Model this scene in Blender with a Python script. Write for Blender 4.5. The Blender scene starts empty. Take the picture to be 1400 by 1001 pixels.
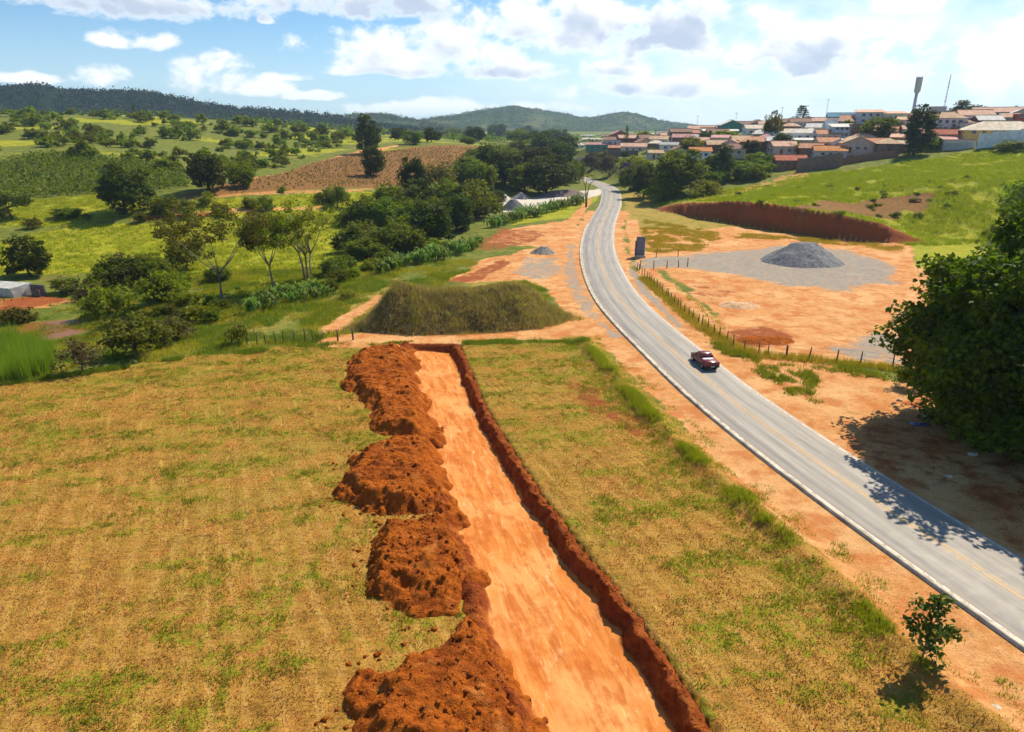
import bpy, bmesh, math, random
import numpy as np
from mathutils import Vector, Matrix

random.seed(11)
RNG = np.random.default_rng(11)
SC = bpy.context.scene
COL = SC.collection

# ------------------------------------------------------------------ camera
CAM_H, FPX = 26.0, 900.0
PITCH = math.atan((500.5 - 170.0) / FPX)
cam = bpy.data.cameras.new('camera')
cam.sensor_width = 36.0
cam.sensor_fit = 'HORIZONTAL'
cam.lens = 36.0 * FPX / 1400.0
cam.clip_start, cam.clip_end = 0.5, 30000.0
cam_o = bpy.data.objects.new('camera', cam)
cam_o.location = (0, 0, CAM_H)
cam_o.rotation_euler = (math.pi / 2 - PITCH, 0, 0)
COL.objects.link(cam_o)
SC.camera = cam_o
CP, SP = math.cos(PITCH), math.sin(PITCH)

# ------------------------------------------------------------------ exposure
SC.view_settings.view_transform = 'Standard'
SC.view_settings.look = 'None'
SC.view_settings.gamma = 1.0
SC.view_settings.use_curve_mapping = False
SC.view_settings.exposure = 0.40
SC.cycles.use_denoising = True
SC.cycles.max_bounces = 4
SC.cycles.diffuse_bounces = 2
SC.cycles.transparent_max_bounces = 4
SC.cycles.volume_bounces = 1
SC.cycles.use_adaptive_sampling = True
SC.cycles.adaptive_threshold = 0.03

# ------------------------------------------------------------------ sun
SUN_AZ, SUN_EL = math.radians(43.0), math.radians(50.0)
SUN_DIR = Vector((math.cos(SUN_EL) * math.sin(SUN_AZ), math.cos(SUN_EL) * math.cos(SUN_AZ), math.sin(SUN_EL)))
sl = bpy.data.lights.new('sun', 'SUN')
sl.energy = 5.0
sl.angle = math.radians(0.5)
sl.color = (1.0, 0.90, 0.72)
so = bpy.data.objects.new('sun', sl)
so.rotation_euler = SUN_DIR.to_track_quat('Z', 'Y').to_euler()
so.location = (200, 200, 300)
COL.objects.link(so)


def ray(px, py):
    u = (px - 700.0) / FPX
    v = (500.5 - py) / FPX
    return np.array((u, CP + v * SP, -SP + v * CP))


# ------------------------------------------------------------------ node helper
class NT:
    def __init__(self, tree):
        self.t = tree
        self.n = tree.nodes
        self.l = tree.links

    def node(self, typ, **kw):
        nd = self.n.new(typ)
        for k, v in kw.items():
            setattr(nd, k, v)
        return nd

    def put(self, sock, val):
        if val is None:
            return
        if isinstance(val, bpy.types.NodeSocket):
            self.l.new(val, sock)
        else:
            sock.default_value = val

    def m(self, op, a, b=None, c=None, clamp=False):
        nd = self.node('ShaderNodeMath', operation=op)
        nd.use_clamp = clamp
        self.put(nd.inputs[0], a)
        if b is not None:
            self.put(nd.inputs[1], b)
        if c is not None:
            self.put(nd.inputs[2], c)
        return nd.outputs[0]

    def ss(self, lo, hi, x, a=0.0, b=1.0):
        nd = self.node('ShaderNodeMapRange', interpolation_type='SMOOTHSTEP')
        self.put(nd.inputs[0], x)
        self.put(nd.inputs[1], lo)
        self.put(nd.inputs[2], hi)
        self.put(nd.inputs[3], a)
        self.put(nd.inputs[4], b)
        return nd.outputs[0]

    def mix(self, f, a, b, blend='MIX'):
        nd = self.node('ShaderNodeMix', data_type='RGBA', blend_type=blend)
        self.put(nd.inputs[0], f)
        for s, v in ((nd.inputs[6], a), (nd.inputs[7], b)):
            if isinstance(v, (tuple, list)) and len(v) == 3:
                v = (*v, 1.0)
            self.put(s, v)
        return nd.outputs[2]

    def noise(self, vec, scale, detail=4.0, rough=0.55, dist=0.0, out=0):
        nd = self.node('ShaderNodeTexNoise')
        if vec is not None:
            self.l.new(vec, nd.inputs['Vector'])
        nd.inputs['Scale'].default_value = scale
        nd.inputs['Detail'].default_value = detail
        nd.inputs['Roughness'].default_value = rough
        nd.inputs['Distortion'].default_value = dist
        return nd.outputs[out]

    def attr(self, name):
        nd = self.node('ShaderNodeAttribute', attribute_name=name)
        return nd.outputs['Fac']

    def combine(self, x, y, z):
        nd = self.node('ShaderNodeCombineXYZ')
        self.put(nd.inputs[0], x)
        self.put(nd.inputs[1], y)
        self.put(nd.inputs[2], z)
        return nd.outputs[0]


# ------------------------------------------------------------------ world: daylight sky with fair-weather clouds
W = bpy.data.worlds.new('World')
SC.world = W
W.use_nodes = True
W.node_tree.nodes.clear()
k = NT(W.node_tree)
SKY_STR = 0.065
sky = k.node('ShaderNodeTexSky', sky_type='NISHITA')
sky.sun_disc = False
sky.sun_elevation = SUN_EL
sky.sun_rotation = SUN_AZ
sky.altitude = 600
sky.air_density = 1.0
sky.dust_density = 0.6
sky.ozone_density = 2.2
tc = k.node('ShaderNodeTexCoord')
sep = k.node('ShaderNodeSeparateXYZ')
k.l.new(tc.outputs['Generated'], sep.inputs[0])
sx, sy, sz = sep.outputs
hor = k.m('SQRT', k.m('ADD', k.m('MULTIPLY', sx, sx), k.m('MULTIPLY', sy, sy)))
EL = k.m('DIVIDE', sz, k.m('MAXIMUM', hor, 0.02))
AZ = k.m('ARCTAN2', sx, sy)

GREY = {(180, 8): 1.25, (505, 8): 1.1, (590, 74): .45, (770, 40): .6, (905, 44): 1.15, (690, 98): .8, (1085, 78): .8, (1225, 92): .6, (900, 122): .6}   # how grey each cloud's underside is
CLOUD_LIT, CLOUD_SHD = (0.95, 0.95, 0.95), (0.46, 0.53, 0.66)
CLOUDS = [  # px, py, rx, ry  of the clouds seen over the valley
    (180, 8, 165, 30), (186, 56, 52, 17), (505, 8, 140, 34), (362, 28, 12, 8),
    (590, 74, 165, 46), (770, 40, 150, 62), (905, 44, 120, 58), (690, 98, 250, 18),
    (290, 108, 48, 32), (362, 122, 46, 17), (130, 108, 36, 17), (45, 109, 42, 9),
    (1085, 78, 105, 52), (1225, 92, 70, 44), (1370, 95, 80, 55), (505, 150, 50, 14), (590, 150, 90, 16),
    (425, 132, 50, 9), (395, 106, 36, 9), (900, 122, 150, 22), (1240, 8, 40, 14), (720, 150, 90, 12),
]


cloud_vec = k.combine(AZ, k.m('MULTIPLY', EL, 1.5), 0.0)
nz = k.noise(cloud_vec, 14.0, 6.0, 0.58, 0.2)
nz_up = k.noise(k.combine(k.m('ADD', AZ, 0.012), k.m('MULTIPLY', k.m('ADD', EL, 0.02), 1.5), 0.0), 14.0, 3.0, 0.55, 0.2)
wide = k.ss(0.60, 0.82, k.noise(cloud_vec, 3.4, 2.0, 0.5), -0.3, 0.7)      # clouds over the rest of the sky
front = k.ss(0.85, 1.15, k.m('ADD', k.m('ABSOLUTE', AZ), k.m('MULTIPLY', k.m('MAXIMUM', k.m('SUBTRACT', EL, 0.1), 0.0), 4.0)))
B = k.m('SUBTRACT', k.m('MULTIPLY', k.m('ADD', wide, 1.0), front), 1.0)
S = -1.0
for (px, py, rx, ry) in CLOUDS:
    d = ray(px, py)
    a0 = math.atan2(d[0], d[1])
    e0 = d[2] / math.hypot(d[0], d[1])
    ra, re = rx / FPX, ry / FPX
    qa = k.m('MULTIPLY', k.m('SUBTRACT', AZ, a0), 1 / ra)
    de = k.m('MULTIPLY', k.m('SUBTRACT', EL, e0), 1 / re)
    qe = k.m('MAXIMUM', de, k.m('MULTIPLY', de, -1.7))
    bi = k.m('SUBTRACT', 1.0, k.m('MULTIPLY_ADD', qa, qa, k.m('MULTIPLY', qe, qe)))
    B = k.m('MAXIMUM', B, bi)
    wgt = GREY.get((px, py), 0.0)
    if wgt:
        S = k.m('MAXIMUM', S, k.m('MULTIPLY', k.m('SUBTRACT', bi, k.m('MULTIPLY', de, 0.9)), wgt))
den = k.m('ADD', k.m('MULTIPLY', k.m('MAXIMUM', B, -0.8), 0.85), k.m('MULTIPLY', k.m('SUBTRACT', nz, 0.51), 3.9))
alpha = k.ss(0.05, 0.75, den)
alpha = k.m('MULTIPLY', alpha, k.ss(0.0, 0.03, EL))
shade = k.ss(0.05, 1.15, k.m('ADD', S, k.m('MULTIPLY', k.m('SUBTRACT', nz_up, 0.5), 2.4)))
shade = k.m('MULTIPLY', shade, k.ss(0.25, 0.8, den))
c_lit = tuple(v / SKY_STR for v in CLOUD_LIT)
c_shd = tuple(v / SKY_STR for v in CLOUD_SHD)
ccol = k.mix(shade, c_lit, c_shd)
# thin white veil low over the horizon
veil = k.m('MULTIPLY', k.ss(0.0, 0.15, EL, 1.0, 0.0), 0.45)
skyc = k.mix(1.0, sky.outputs[0], (0.98, 1.36, 1.62), 'MULTIPLY')
skyv = k.mix(veil, skyc, tuple(v / SKY_STR for v in (0.66, 0.80, 0.95)))
d = ray(1180, 95)
th = k.m('SUBTRACT', 1.0, k.m('ADD', k.m('POWER', k.m('MULTIPLY', k.m('SUBTRACT', AZ, math.atan2(d[0], d[1])), 1 / .62), 2.0), k.m('POWER', k.m('MULTIPLY', k.m('SUBTRACT', EL, d[2] / math.hypot(d[0], d[1])), 1 / .16), 2.0)))
thin = k.m('MULTIPLY', k.ss(0.0, 1.0, th), k.ss(0.25, 0.65, nz, 0.30, 0.85))
skyv = k.mix(thin, skyv, tuple(v / SKY_STR for v in (0.86, 0.92, 0.97)))
fin = k.mix(alpha, skyv, ccol)
bg = k.node('ShaderNodeBackground')
k.l.new(fin, bg.inputs[0])
bg.inputs[1].default_value = SKY_STR
wo = k.node('ShaderNodeOutputWorld')
k.l.new(bg.outputs[0], wo.inputs[0])
W.cycles.sampling_method = 'MANUAL'
W.cycles.sample_map_resolution = 512

# ------------------------------------------------------------------ numpy helpers


def sst(lo, hi, x):
    t = np.clip((x - lo) / (hi - lo), 0, 1)
    return t * t * (3 - 2 * t)


def _hash(ix, iy, seed):
    n = (ix.astype(np.int64) * 374761393 + iy.astype(np.int64) * 668265263 + seed * 2147483647)
    n = (n ^ (n >> 13)) * 1274126177
    n = n ^ (n >> 16)
    return (n & 0xffff) / 65535.0


def vnoise(x, y, seed=0):
    x = np.asarray(x, float)
    y = np.asarray(y, float)
    ix, iy = np.floor(x), np.floor(y)
    fx, fy = x - ix, y - iy
    fx = fx * fx * (3 - 2 * fx)
    fy = fy * fy * (3 - 2 * fy)
    a = _hash(ix, iy, seed)
    b = _hash(ix + 1, iy, seed)
    c = _hash(ix, iy + 1, seed)
    d = _hash(ix + 1, iy + 1, seed)
    return (a * (1 - fx) + b * fx) * (1 - fy) + (c * (1 - fx) + d * fx) * fy


def fbm(x, y, octv=4, seed=0, gain=0.5):
    s, a, tot = 0.0, 1.0, 0.0
    for i in range(octv):
        s = s + a * vnoise(x * 2 ** i + 17.3 * i, y * 2 ** i - 9.1 * i, seed + i)
        tot += a
        a *= gain
    return s / tot


def seg_dist(x, y, pts):
    d2 = np.full(np.shape(x), 1e18)
    for (x0, y0), (x1, y1) in zip(pts[:-1], pts[1:]):
        dx, dy = x1 - x0, y1 - y0
        t = np.clip(((x - x0) * dx + (y - y0) * dy) / (dx * dx + dy * dy + 1e-12), 0, 1)
        d2 = np.minimum(d2, (x - x0 - t * dx) ** 2 + (y - y0 - t * dy) ** 2)
    return np.sqrt(d2)


def sd_poly(x, y, poly):
    """signed distance, positive inside"""
    p = list(poly)
    d = seg_dist(x, y, p + [p[0]])
    ins = np.zeros(np.shape(x), bool)
    for (x0, y0), (x1, y1) in zip(p, p[1:] + [p[0]]):
        if y0 == y1:
            continue
        c = (y0 > y) != (y1 > y)
        ins ^= c & (x < (x1 - x0) * (y - y0) / (y1 - y0) + x0)
    return np.where(ins, d, -d)


def at_z(px, py, z=0.0):
    d = ray(px, py)
    t = (CAM_H - z) / -d[2]
    return d[0] * t, d[1] * t


def at_y(px, py, Y):
    d = ray(px, py)
    t = Y / d[1]
    return np.array((d[0] * t, Y, CAM_H + d[2] * t))


def smooth_line(pts, step=1.0, rounds=2):
    p = np.array(pts, float)
    for _ in range(rounds):
        q = [p[0]]
        for a, b in zip(p[:-1], p[1:]):
            q += [a * .75 + b * .25, a * .25 + b * .75]
        q.append(p[-1])
        p = np.array(q)
    s = np.r_[0, np.cumsum(np.hypot(*np.diff(p, axis=0).T))]
    n = max(2, int(s[-1] / step))
    si = np.linspace(0, s[-1], n)
    return np.c_[np.interp(si, s, p[:, 0]), np.interp(si, s, p[:, 1])]


def normals2(line):
    t = np.gradient(line, axis=0)
    t /= np.hypot(t[:, 0], t[:, 1])[:, None]
    return np.c_[t[:, 1], -t[:, 0]]      # to the right of the direction of travel


# ------------------------------------------------------------------ road line (near -> far)
RL = [(1400, 885), (1325, 835), (1262, 787), (1205, 748), (1162, 715), (1112, 675), (1050, 630), (1000, 595), (962, 565),
      (927, 532), (905, 508), (885, 487), (865, 466), (845, 446), (827, 426), (812, 406), (802, 386), (794.5, 365),
      (792, 345), (795, 325), (804, 305), (820, 280)]
RR = [(1362, 747), (1287, 700), (1210, 652), (1137, 605), (1100, 580), (1050, 547), (1010, 518), (960, 480), (940, 465),
      (910, 441), (890, 425), (872, 405), (860, 385), (850, 365), (842, 345), (839.5, 325), (841, 305), (850, 280)]
ROAD_HALF = 3.75
gl = smooth_line([at_z(*p) for p in RL], 2.0)
gr = smooth_line([at_z(*p) for p in RR], 2.0)
c1 = gl + normals2(gl) * ROAD_HALF
c2 = gr - normals2(gr) * ROAD_HALF
# centre: average of the two estimates where both exist
mid = []
for q in c1:
    j = np.argmin(np.hypot(*(c2 - q).T))
    mid.append(q if np.hypot(*(c2[j] - q)) > 3 else (q + c2[j]) / 2)
mid = np.array(mid)
d0 = mid[0] - mid[6]
d0 /= np.hypot(*d0)
far = [at_z(836, 268), at_z(835, 260), at_z(824, 253), at_z(806, 247.5), at_z(781, 239), at_z(750, 233), at_z(700, 229)]
ROAD = smooth_line([mid[0] + d0 * 60, mid[0] + d0 * 20] + [tuple(q) for q in mid[::6]] + far, 1.0, 3)

# ------------------------------------------------------------------ terrain height


class TPS:
    def __init__(self, pts, lam=0.0):
        P = np.array(pts, float)
        self.xy = P[:, :2] / 100.0
        n = len(P)
        K = self._k(self.xy, self.xy) + np.eye(n) * lam
        A = np.zeros((n + 3, n + 3))
        A[:n, :n] = K
        A[:n, n] = 1
        A[:n, n + 1:] = self.xy
        A[n, :n] = 1
        A[n + 1:, :n] = self.xy.T
        self.w = np.linalg.lstsq(A, np.r_[P[:, 2], 0, 0, 0], rcond=None)[0]

    @staticmethod
    def _k(a, b):
        r2 = (a[:, None, 0] - b[None, :, 0]) ** 2 + (a[:, None, 1] - b[None, :, 1]) ** 2
        return 0.5 * r2 * np.log(r2 + 1e-12)

    def __call__(self, x, y):
        sh = np.shape(x)
        q = np.c_[np.ravel(x), np.ravel(y)] / 100.0
        out = np.empty(len(q))
        for i in range(0, len(q), 40000):
            c = q[i:i + 40000]
            out[i:i + 40000] = self._k(c, self.xy) @ self.w[:-3] + self.w[-3] + c @ self.w[-2:]
        return out.reshape(sh)


def pz(px, py, z):
    return (*at_z(px, py, z), z)


def py_(px, py, Y):
    p = at_y(px, py, Y)
    return (p[0], p[1], p[2])


LEFT = [(-90, 40, -1), (-60, 20, 0), (-55, 60, 0), (-40, 70, 0), (-20, 76, 0), (0, 40, 0), (0, 10, 0), (20, 60, 0), (40, 20, 0),
        (0, 78, 0), (0, 100, 0), (-14, 92, 0), (20, 100, 0), (15, 130, 0), (60, 60, 0), (90, 100, 0), (30, 180, 0), (40, 280, 0), (50, 370, 1),
        (120, 60, 1), (120, 20, 1), (-120, 30, -2),
        pz(20, 500, -2.6), pz(120, 480, -2.2), pz(65, 455, -4.2), pz(30, 415, -3.2), pz(120, 440, -4), pz(200, 440, -3.4), pz(305, 417, -2.4),
        pz(400, 400, -1.8), pz(460, 440, -0.8), pz(380, 450, -0.9), pz(260, 465, -1.6), pz(540, 370, -0.8), pz(620, 345, -0.6), pz(470, 350, -1.6),
        pz(100, 370, -3), pz(200, 385, -3.4), pz(10, 370, -2.5), pz(100, 330, -1), pz(250, 330, -1.5), pz(450, 330, -2), pz(560, 330, -2),
        pz(60, 290, 3), pz(170, 290, 3), pz(250, 268, 6), pz(350, 285, 3), pz(450, 254, 6), pz(560, 265, 3), pz(600, 300, -1.5), pz(680, 270, -1),
        pz(720, 275, -0.5), pz(640, 320, -0.6), pz(740, 300, 0),
        py_(640, 200, 400), py_(600, 225, 310), py_(520, 203, 370), py_(380, 236, 270), py_(490, 211, 335), py_(680, 220, 380), py_(740, 225, 400),
        py_(50, 212, 270), py_(50, 266, 215), py_(50, 182, 360), py_(50, 158, 480), py_(170, 158, 500), py_(300, 166, 520), py_(400, 173, 520), py_(450, 181, 520),
        py_(200, 232, 250), py_(300, 205, 350), py_(200, 190, 360), py_(400, 200, 400), py_(560, 193, 450),
        (-420, 640, 30), (-150, 680, 18), (0, 600, 10), (100, 700, 8), (-300, 250, 12), (-250, 130, 4), (-500, 400, 30), (-20, 900, 2), (-500, 900, 10),
        (300, 900, 6), (400, 100, 6), (400, 500, 14)]
RIGHT = [py_(866, 262, 262), py_(905, 281, 224), py_(930, 277, 214), py_(1000, 275, 190.7), py_(1100, 285, 168.5), py_(1200, 303, 157.5),
         py_(1050, 277, 180), py_(1250, 325, 158), (110, 135, 2), (150, 60, 3), (300, 40, 12),
         py_(1060, 238, 255), py_(1200, 215, 260), py_(1330, 205, 245), py_(1400, 196, 240), py_(1130, 228, 258), py_(1270, 208, 256),
         py_(950, 262, 236), py_(1010, 255, 240), py_(1200, 262, 192), py_(1300, 250, 190), py_(1100, 262, 205), (150, 160, 8), (200, 180, 15),
         (190, 335, 27), (230, 345, 28), py_(1250, 164, 320), py_(1100, 174, 380), py_(1000, 180, 420), py_(900, 189, 430), py_(800, 200, 440), py_(840, 196, 430),
         py_(800, 228, 372), py_(860, 210, 385), py_(950, 214, 300), py_(1030, 212, 290), py_(900, 235, 300), py_(1100, 205, 288), py_(1200, 190, 290),
         py_(1300, 178, 275), py_(1380, 168, 285), (260, 300, 28), (300, 250, 29), (330, 380, 30), (250, 460, 24), (120, 480, 18), (350, 600, 18), (100, 620, 12), (45, 440, 7)]
TL, TR = TPS(LEFT, 0.002), TPS(RIGHT, 0.002)
HILLP = [at_z(832, 249), at_z(866, 268), at_z(905, 289), at_z(930, 292), at_z(960, 300), at_z(1000, 304), at_z(1050, 313), at_z(1100, 321), at_z(1150, 327),
         at_z(1200, 331), at_z(1250, 331), (125, 138), (150, 60), (420, -10), (700, 760), (40, 760), (34, 470), at_z(795, 236)]
BANK = HILLP[2:11]
FIELD = [at_z(*p) for p in ((-300, 545), (0, 523), (130, 505), (250, 487), (400, 474), (480, 467), (560, 458), (700, 455), (800, 452), (840, 480), (900, 545),
                            (1000, 640), (1150, 770), (1330, 960), (1420, 1040))] + [(30, -10), (-70, -10)]


def Z(x, y, micro=True):
    x = np.asarray(x, float)
    y = np.asarray(y, float)
    a = TL(x, y)
    b = TR(x, y)
    db = seg_dist(x, y, BANK)
    w = 1.15 + 11 * sst(5, 30, db)
    m = sst(-1, 1, (sd_poly(x, y, HILLP) + (fbm(x * .35, y * .35, 3, 5) - .5) * 2.4) / w)
    z = a * (1 - m) + b * m
    dr = seg_dist(x, y, ROAD[::3])
    z = z * sst(5.0, 22.0, dr)
    sf = sd_poly(x, y, FIELD)
    z = z * sst(0.0, 12.0, -sf)
    r = np.hypot(x, y)
    f = sst(650, 1000, r)
    z = z * (1 - f) + f * (3 + 5 * fbm(x / 300, y / 300, 3, 9))
    if micro:
        amp = 0.10 + 0.6 * sst(60, 300, r)
        amp = amp * sst(3.9, 8.0, dr)
        z = z + amp * (fbm(x * .22, y * .22, 4, 21) - .5) * 1.2
    return z


def ground(px, py, default_y=420.0):
    """world point of the terrain seen at a pixel"""
    d = ray(px, py)
    t = np.geomspace(18, 1500, 900)
    h = CAM_H + d[2] * t - Z(d[0] * t, d[1] * t, False)
    i = np.argmax(h < 0)
    if h[i] >= 0:
        t0 = default_y / d[1]
        return np.array((d[0] * t0, default_y, float(Z(d[0] * t0, default_y))))
    if i > 0:
        t0 = t[i - 1] + (t[i] - t[i - 1]) * h[i - 1] / (h[i - 1] - h[i])
    else:
        t0 = t[0]
    x, y = d[0] * t0, d[1] * t0
    return np.array((x, y, float(Z(x, y))))


def project(x, y, z):
    """pixel of world points"""
    dy, dz = y, z - CAM_H
    f = dy * CP - dz * SP
    u = dy * SP + dz * CP
    f = np.maximum(f, 0.01)
    return 700 + FPX * x / f, 500.5 - FPX * u / f


# ------------------------------------------------------------------ object helpers
def tag(o, label=None, cat=None, group=None, kind=None):
    if label:
        o['label'] = label
    if cat:
        o['category'] = cat
    if group:
        o['group'] = group
    if kind:
        o['kind'] = kind
    return o


def link(name, data, mat=None, parent=None, loc=None):
    o = bpy.data.objects.new(name, data)
    COL.objects.link(o)
    if mat is not None and data is not None:
        for mm in (mat if isinstance(mat, (list, tuple)) else [mat]):
            data.materials.append(mm)
    if parent is not None:
        o.parent = parent
    if loc is not None:
        o.location = loc
    return o


def empty(name, loc=(0, 0, 0), rz=0.0):
    o = bpy.data.objects.new(name, None)
    o.empty_display_size = 0.3
    COL.objects.link(o)
    o.location = loc
    o.rotation_euler = (0, 0, rz)
    return o


def np_mesh(name, v, f, smooth=False, attrs=None, fattrs=None):
    """v (N,3), f (M,k)"""
    v = np.asarray(v, np.float32)
    f = np.asarray(f, np.int32)
    me = bpy.data.meshes.new(name)
    me.vertices.add(len(v))
    me.vertices.foreach_set('co', v.ravel())
    kk = f.shape[1]
    me.loops.add(f.size)
    me.loops.foreach_set('vertex_index', f.ravel())
    me.polygons.add(len(f))
    me.polygons.foreach_set('loop_start', np.arange(0, f.size, kk, dtype=np.int32))
    me.polygons.foreach_set('loop_total', np.full(len(f), kk, np.int32))
    if smooth:
        me.polygons.foreach_set('use_smooth', np.ones(len(f), bool))
    me.update(calc_edges=True)
    for n_, a in (attrs or {}).items():
        at = me.attributes.new(n_, 'FLOAT', 'POINT')
        at.data.foreach_set('value', np.asarray(a, np.float32).ravel())
    for n_, a in (fattrs or {}).items():
        at = me.attributes.new(n_, 'FLOAT', 'FACE')
        at.data.foreach_set('value', np.asarray(a, np.float32).ravel())
    return me


def grid_faces(nr, nc):
    i = np.arange(nr * nc).reshape(nr, nc)
    return np.stack([i[:-1, :-1], i[:-1, 1:], i[1:, 1:], i[1:, :-1]], -1).reshape(-1, 4)


class MB:
    """collects simple solids in one mesh"""

    def __init__(self):
        self.bm = bmesh.new()
        self.mi = 0

    def box(self, c, s, rz=0.0, taper=1.0, rot=None):
        hx, hy, hz = s[0] / 2, s[1] / 2, s[2] / 2
        R = rot if rot is not None else Matrix.Rotation(rz, 3, 'Z')
        vs = []
        for dz in (-hz, hz):
            tt = taper if dz > 0 else 1.0
            for dx, dy in ((-hx, -hy), (hx, -hy), (hx, hy), (-hx, hy)):
                vs.append(self.bm.verts.new(Vector(c) + R @ Vector((dx * tt, dy * tt, dz))))
        for q in ((0, 3, 2, 1), (4, 5, 6, 7), (0, 1, 5, 4), (1, 2, 6, 5), (2, 3, 7, 6), (3, 0, 4, 7)):
            self.bm.faces.new([vs[i] for i in q]).material_index = self.mi
        return self

    def poly(self, pts, faces):
        vs = [self.bm.verts.new(p) for p in pts]
        for q in faces:
            self.bm.faces.new([vs[i] for i in q]).material_index = self.mi
        return self

    def tube(self, pts, radii, n=7, cap=True):
        rings = []
        pts = [Vector(p) for p in pts]
        for i, p in enumerate(pts):
            a = pts[max(i - 1, 0)]
            b = pts[min(i + 1, len(pts) - 1)]
            t = (b - a).normalized()
            u = t.cross(Vector((0, 0, 1)))
            if u.length < 0.05:
                u = t.cross(Vector((1, 0, 0)))
            u.normalize()
            w = t.cross(u)
            r = radii[i]
            rings.append([self.bm.verts.new(p + (u * math.cos(2 * math.pi * j / n) + w * math.sin(2 * math.pi * j / n)) * r) for j in range(n)])
        for r0, r1 in zip(rings[:-1], rings[1:]):
            for j in range(n):
                f = self.bm.faces.new((r0[j], r0[(j + 1) % n], r1[(j + 1) % n], r1[j]))
                f.material_index = self.mi
                f.smooth = True
        if cap:
            self.bm.faces.new(rings[0]).material_index = self.mi
            self.bm.faces.new(rings[-1][::-1]).material_index = self.mi
        return self

    def build(self, name, mat, parent=None, loc=None, bevel=0.0):
        if bevel:
            bmesh.ops.bevel(self.bm, geom=list(self.bm.edges), offset=bevel, segments=1, affect='EDGES')
        bmesh.ops.recalc_face_normals(self.bm, faces=list(self.bm.faces))
        me = bpy.data.meshes.new(name)
        self.bm.to_mesh(me)
        self.bm.free()
        return link(name, me, mat, parent, loc)


# ------------------------------------------------------------------ materials
MATS = {}


def new_mat(name):
    m = bpy.data.materials.new(name)
    m.use_nodes = True
    m.node_tree.nodes.clear()
    n = NT(m.node_tree)
    out = n.node('ShaderNodeOutputMaterial')
    return m, n, out


def pbsdf(n, col, rough=0.8, spec=0.3, normal=None, metal=0.0, **kw):
    b = n.node('ShaderNodeBsdfPrincipled')
    if isinstance(col, (tuple, list)) and len(col) == 3:
        col = (*col, 1.0)
    n.put(b.inputs['Base Color'], col)
    n.put(b.inputs['Roughness'], rough)
    n.put(b.inputs['Specular IOR Level'], spec)
    n.put(b.inputs['Metallic'], metal)
    if normal is not None:
        n.l.new(normal, b.inputs['Normal'])
    for a, v in kw.items():
        n.put(b.inputs[a], v)
    return b


def bump(n, h, dist=0.1, strength=1.0):
    b = n.node('ShaderNodeBump')
    b.inputs['Distance'].default_value = dist
    b.inputs['Strength'].default_value = strength
    n.l.new(h, b.inputs['Height'])
    return b.outputs[0]


def mat_plain(name, col, rough=0.7, spec=0.3, var=0.25, scale=3.0, bump_d=0.0, **kw):
    """paint / plaster / wood with mottled wear"""
    if name in MATS:
        return MATS[name]
    m, n, out = new_mat(name)
    g = n.node('ShaderNodeTexCoord').outputs['Object']
    f = n.noise(g, scale, 5.0, 0.6)
    dark = tuple(c * (1 - var) for c in col)
    lite = tuple(min(1, c * (1 + var)) for c in col)
    c = n.mix(n.ss(0.3, 0.7, f), dark, lite)
    nb = bump(n, n.noise(g, scale * 6, 3.0), bump_d) if bump_d else None
    b = pbsdf(n, c, rough, spec, nb, **kw)
    n.l.new(b.outputs[0], out.inputs[0])
    MATS[name] = m
    return m


def mat_leaf(name, dark, lite, trans=0.4, rough=0.6, spec=0.12, objvar=0.22):
    m, n, out = new_mat(name)
    t = n.attr('tint')
    c = n.mix(t, dark, lite)
    oi = n.node('ShaderNodeObjectInfo')
    hs = n.node('ShaderNodeHueSaturation')
    n.put(hs.inputs['Hue'], n.m('MULTIPLY_ADD', oi.outputs['Random'], 0.05, 0.475))
    n.put(hs.inputs['Value'], n.m('MULTIPLY_ADD', oi.outputs['Random'], 2 * objvar, 1 - objvar))
    n.l.new(c, hs.inputs['Color'])
    c = hs.outputs[0]
    b = pbsdf(n, c, rough, spec)
    tr = n.node('ShaderNodeBsdfTranslucent')
    n.l.new(n.mix(1.0, c, (1.1, 1.25, 0.55), 'MULTIPLY'), tr.inputs[0])
    mx = n.node('ShaderNodeMixShader')
    mx.inputs[0].default_value = trans
    n.l.new(b.outputs[0], mx.inputs[1])
    n.l.new(tr.outputs[0], mx.inputs[2])
    n.l.new(mx.outputs[0], out.inputs[0])
    return m
# ================================================================== GROUND
def graded(lo, hi, f0, f1, step, growth):
    c = list(np.arange(f0, f1 + step / 2, step))
    s, x = step, c[-1]
    while x < hi:
        s = min(s * growth, 260)
        x += s
        c.append(x)
    s, x = step, c[0]
    while x > lo:
        s = min(s * growth, 260)
        x -= s
        c.insert(0, x)
    return np.array(c)


def refine(c, lo, hi, step):
    return np.sort(np.r_[c[(c < lo) | (c > hi)], np.arange(lo, hi, step)])


# --- the cut track (polylines of its floor edge and of its upper rim)
TRL = np.array([at_z(px, py, -0.45) for px, py in ((566, 474), (570, 520), (579, 570), (597, 630), (622, 700), (647, 760), (672, 830), (705, 920), (740, 1010))]) - np.array((.5, 0.0))
TRR = np.array([at_z(px, py, 0.0) for px, py in ((624, 471), (640, 510), (661, 560), (697, 618), (742, 687), (803, 768), (860, 840), (910, 910), (966, 1001))])
TY0, TY1 = 12.0, float(TRR[0][1])


def edge_x(line, y):
    o = np.argsort(line[:, 1])
    L = line[o]
    s0 = (L[1, 0] - L[0, 0]) / (L[1, 1] - L[0, 1])
    return np.where(y < L[0, 1], L[0, 0] + s0 * (y - L[0, 1]), np.interp(y, L[:, 1], L[:, 0]))


GX = refine(graded(-4400, 4400, -30.0, 34.0, 0.34, 1.024), 44, 110, .95)
GY = refine(graded(-60, 4500, 16.0, 84.0, 0.34, 1.022), 150, 225, .8)
XX, YY = np.meshgrid(GX, GY)
ZZ = Z(XX, YY)
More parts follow.
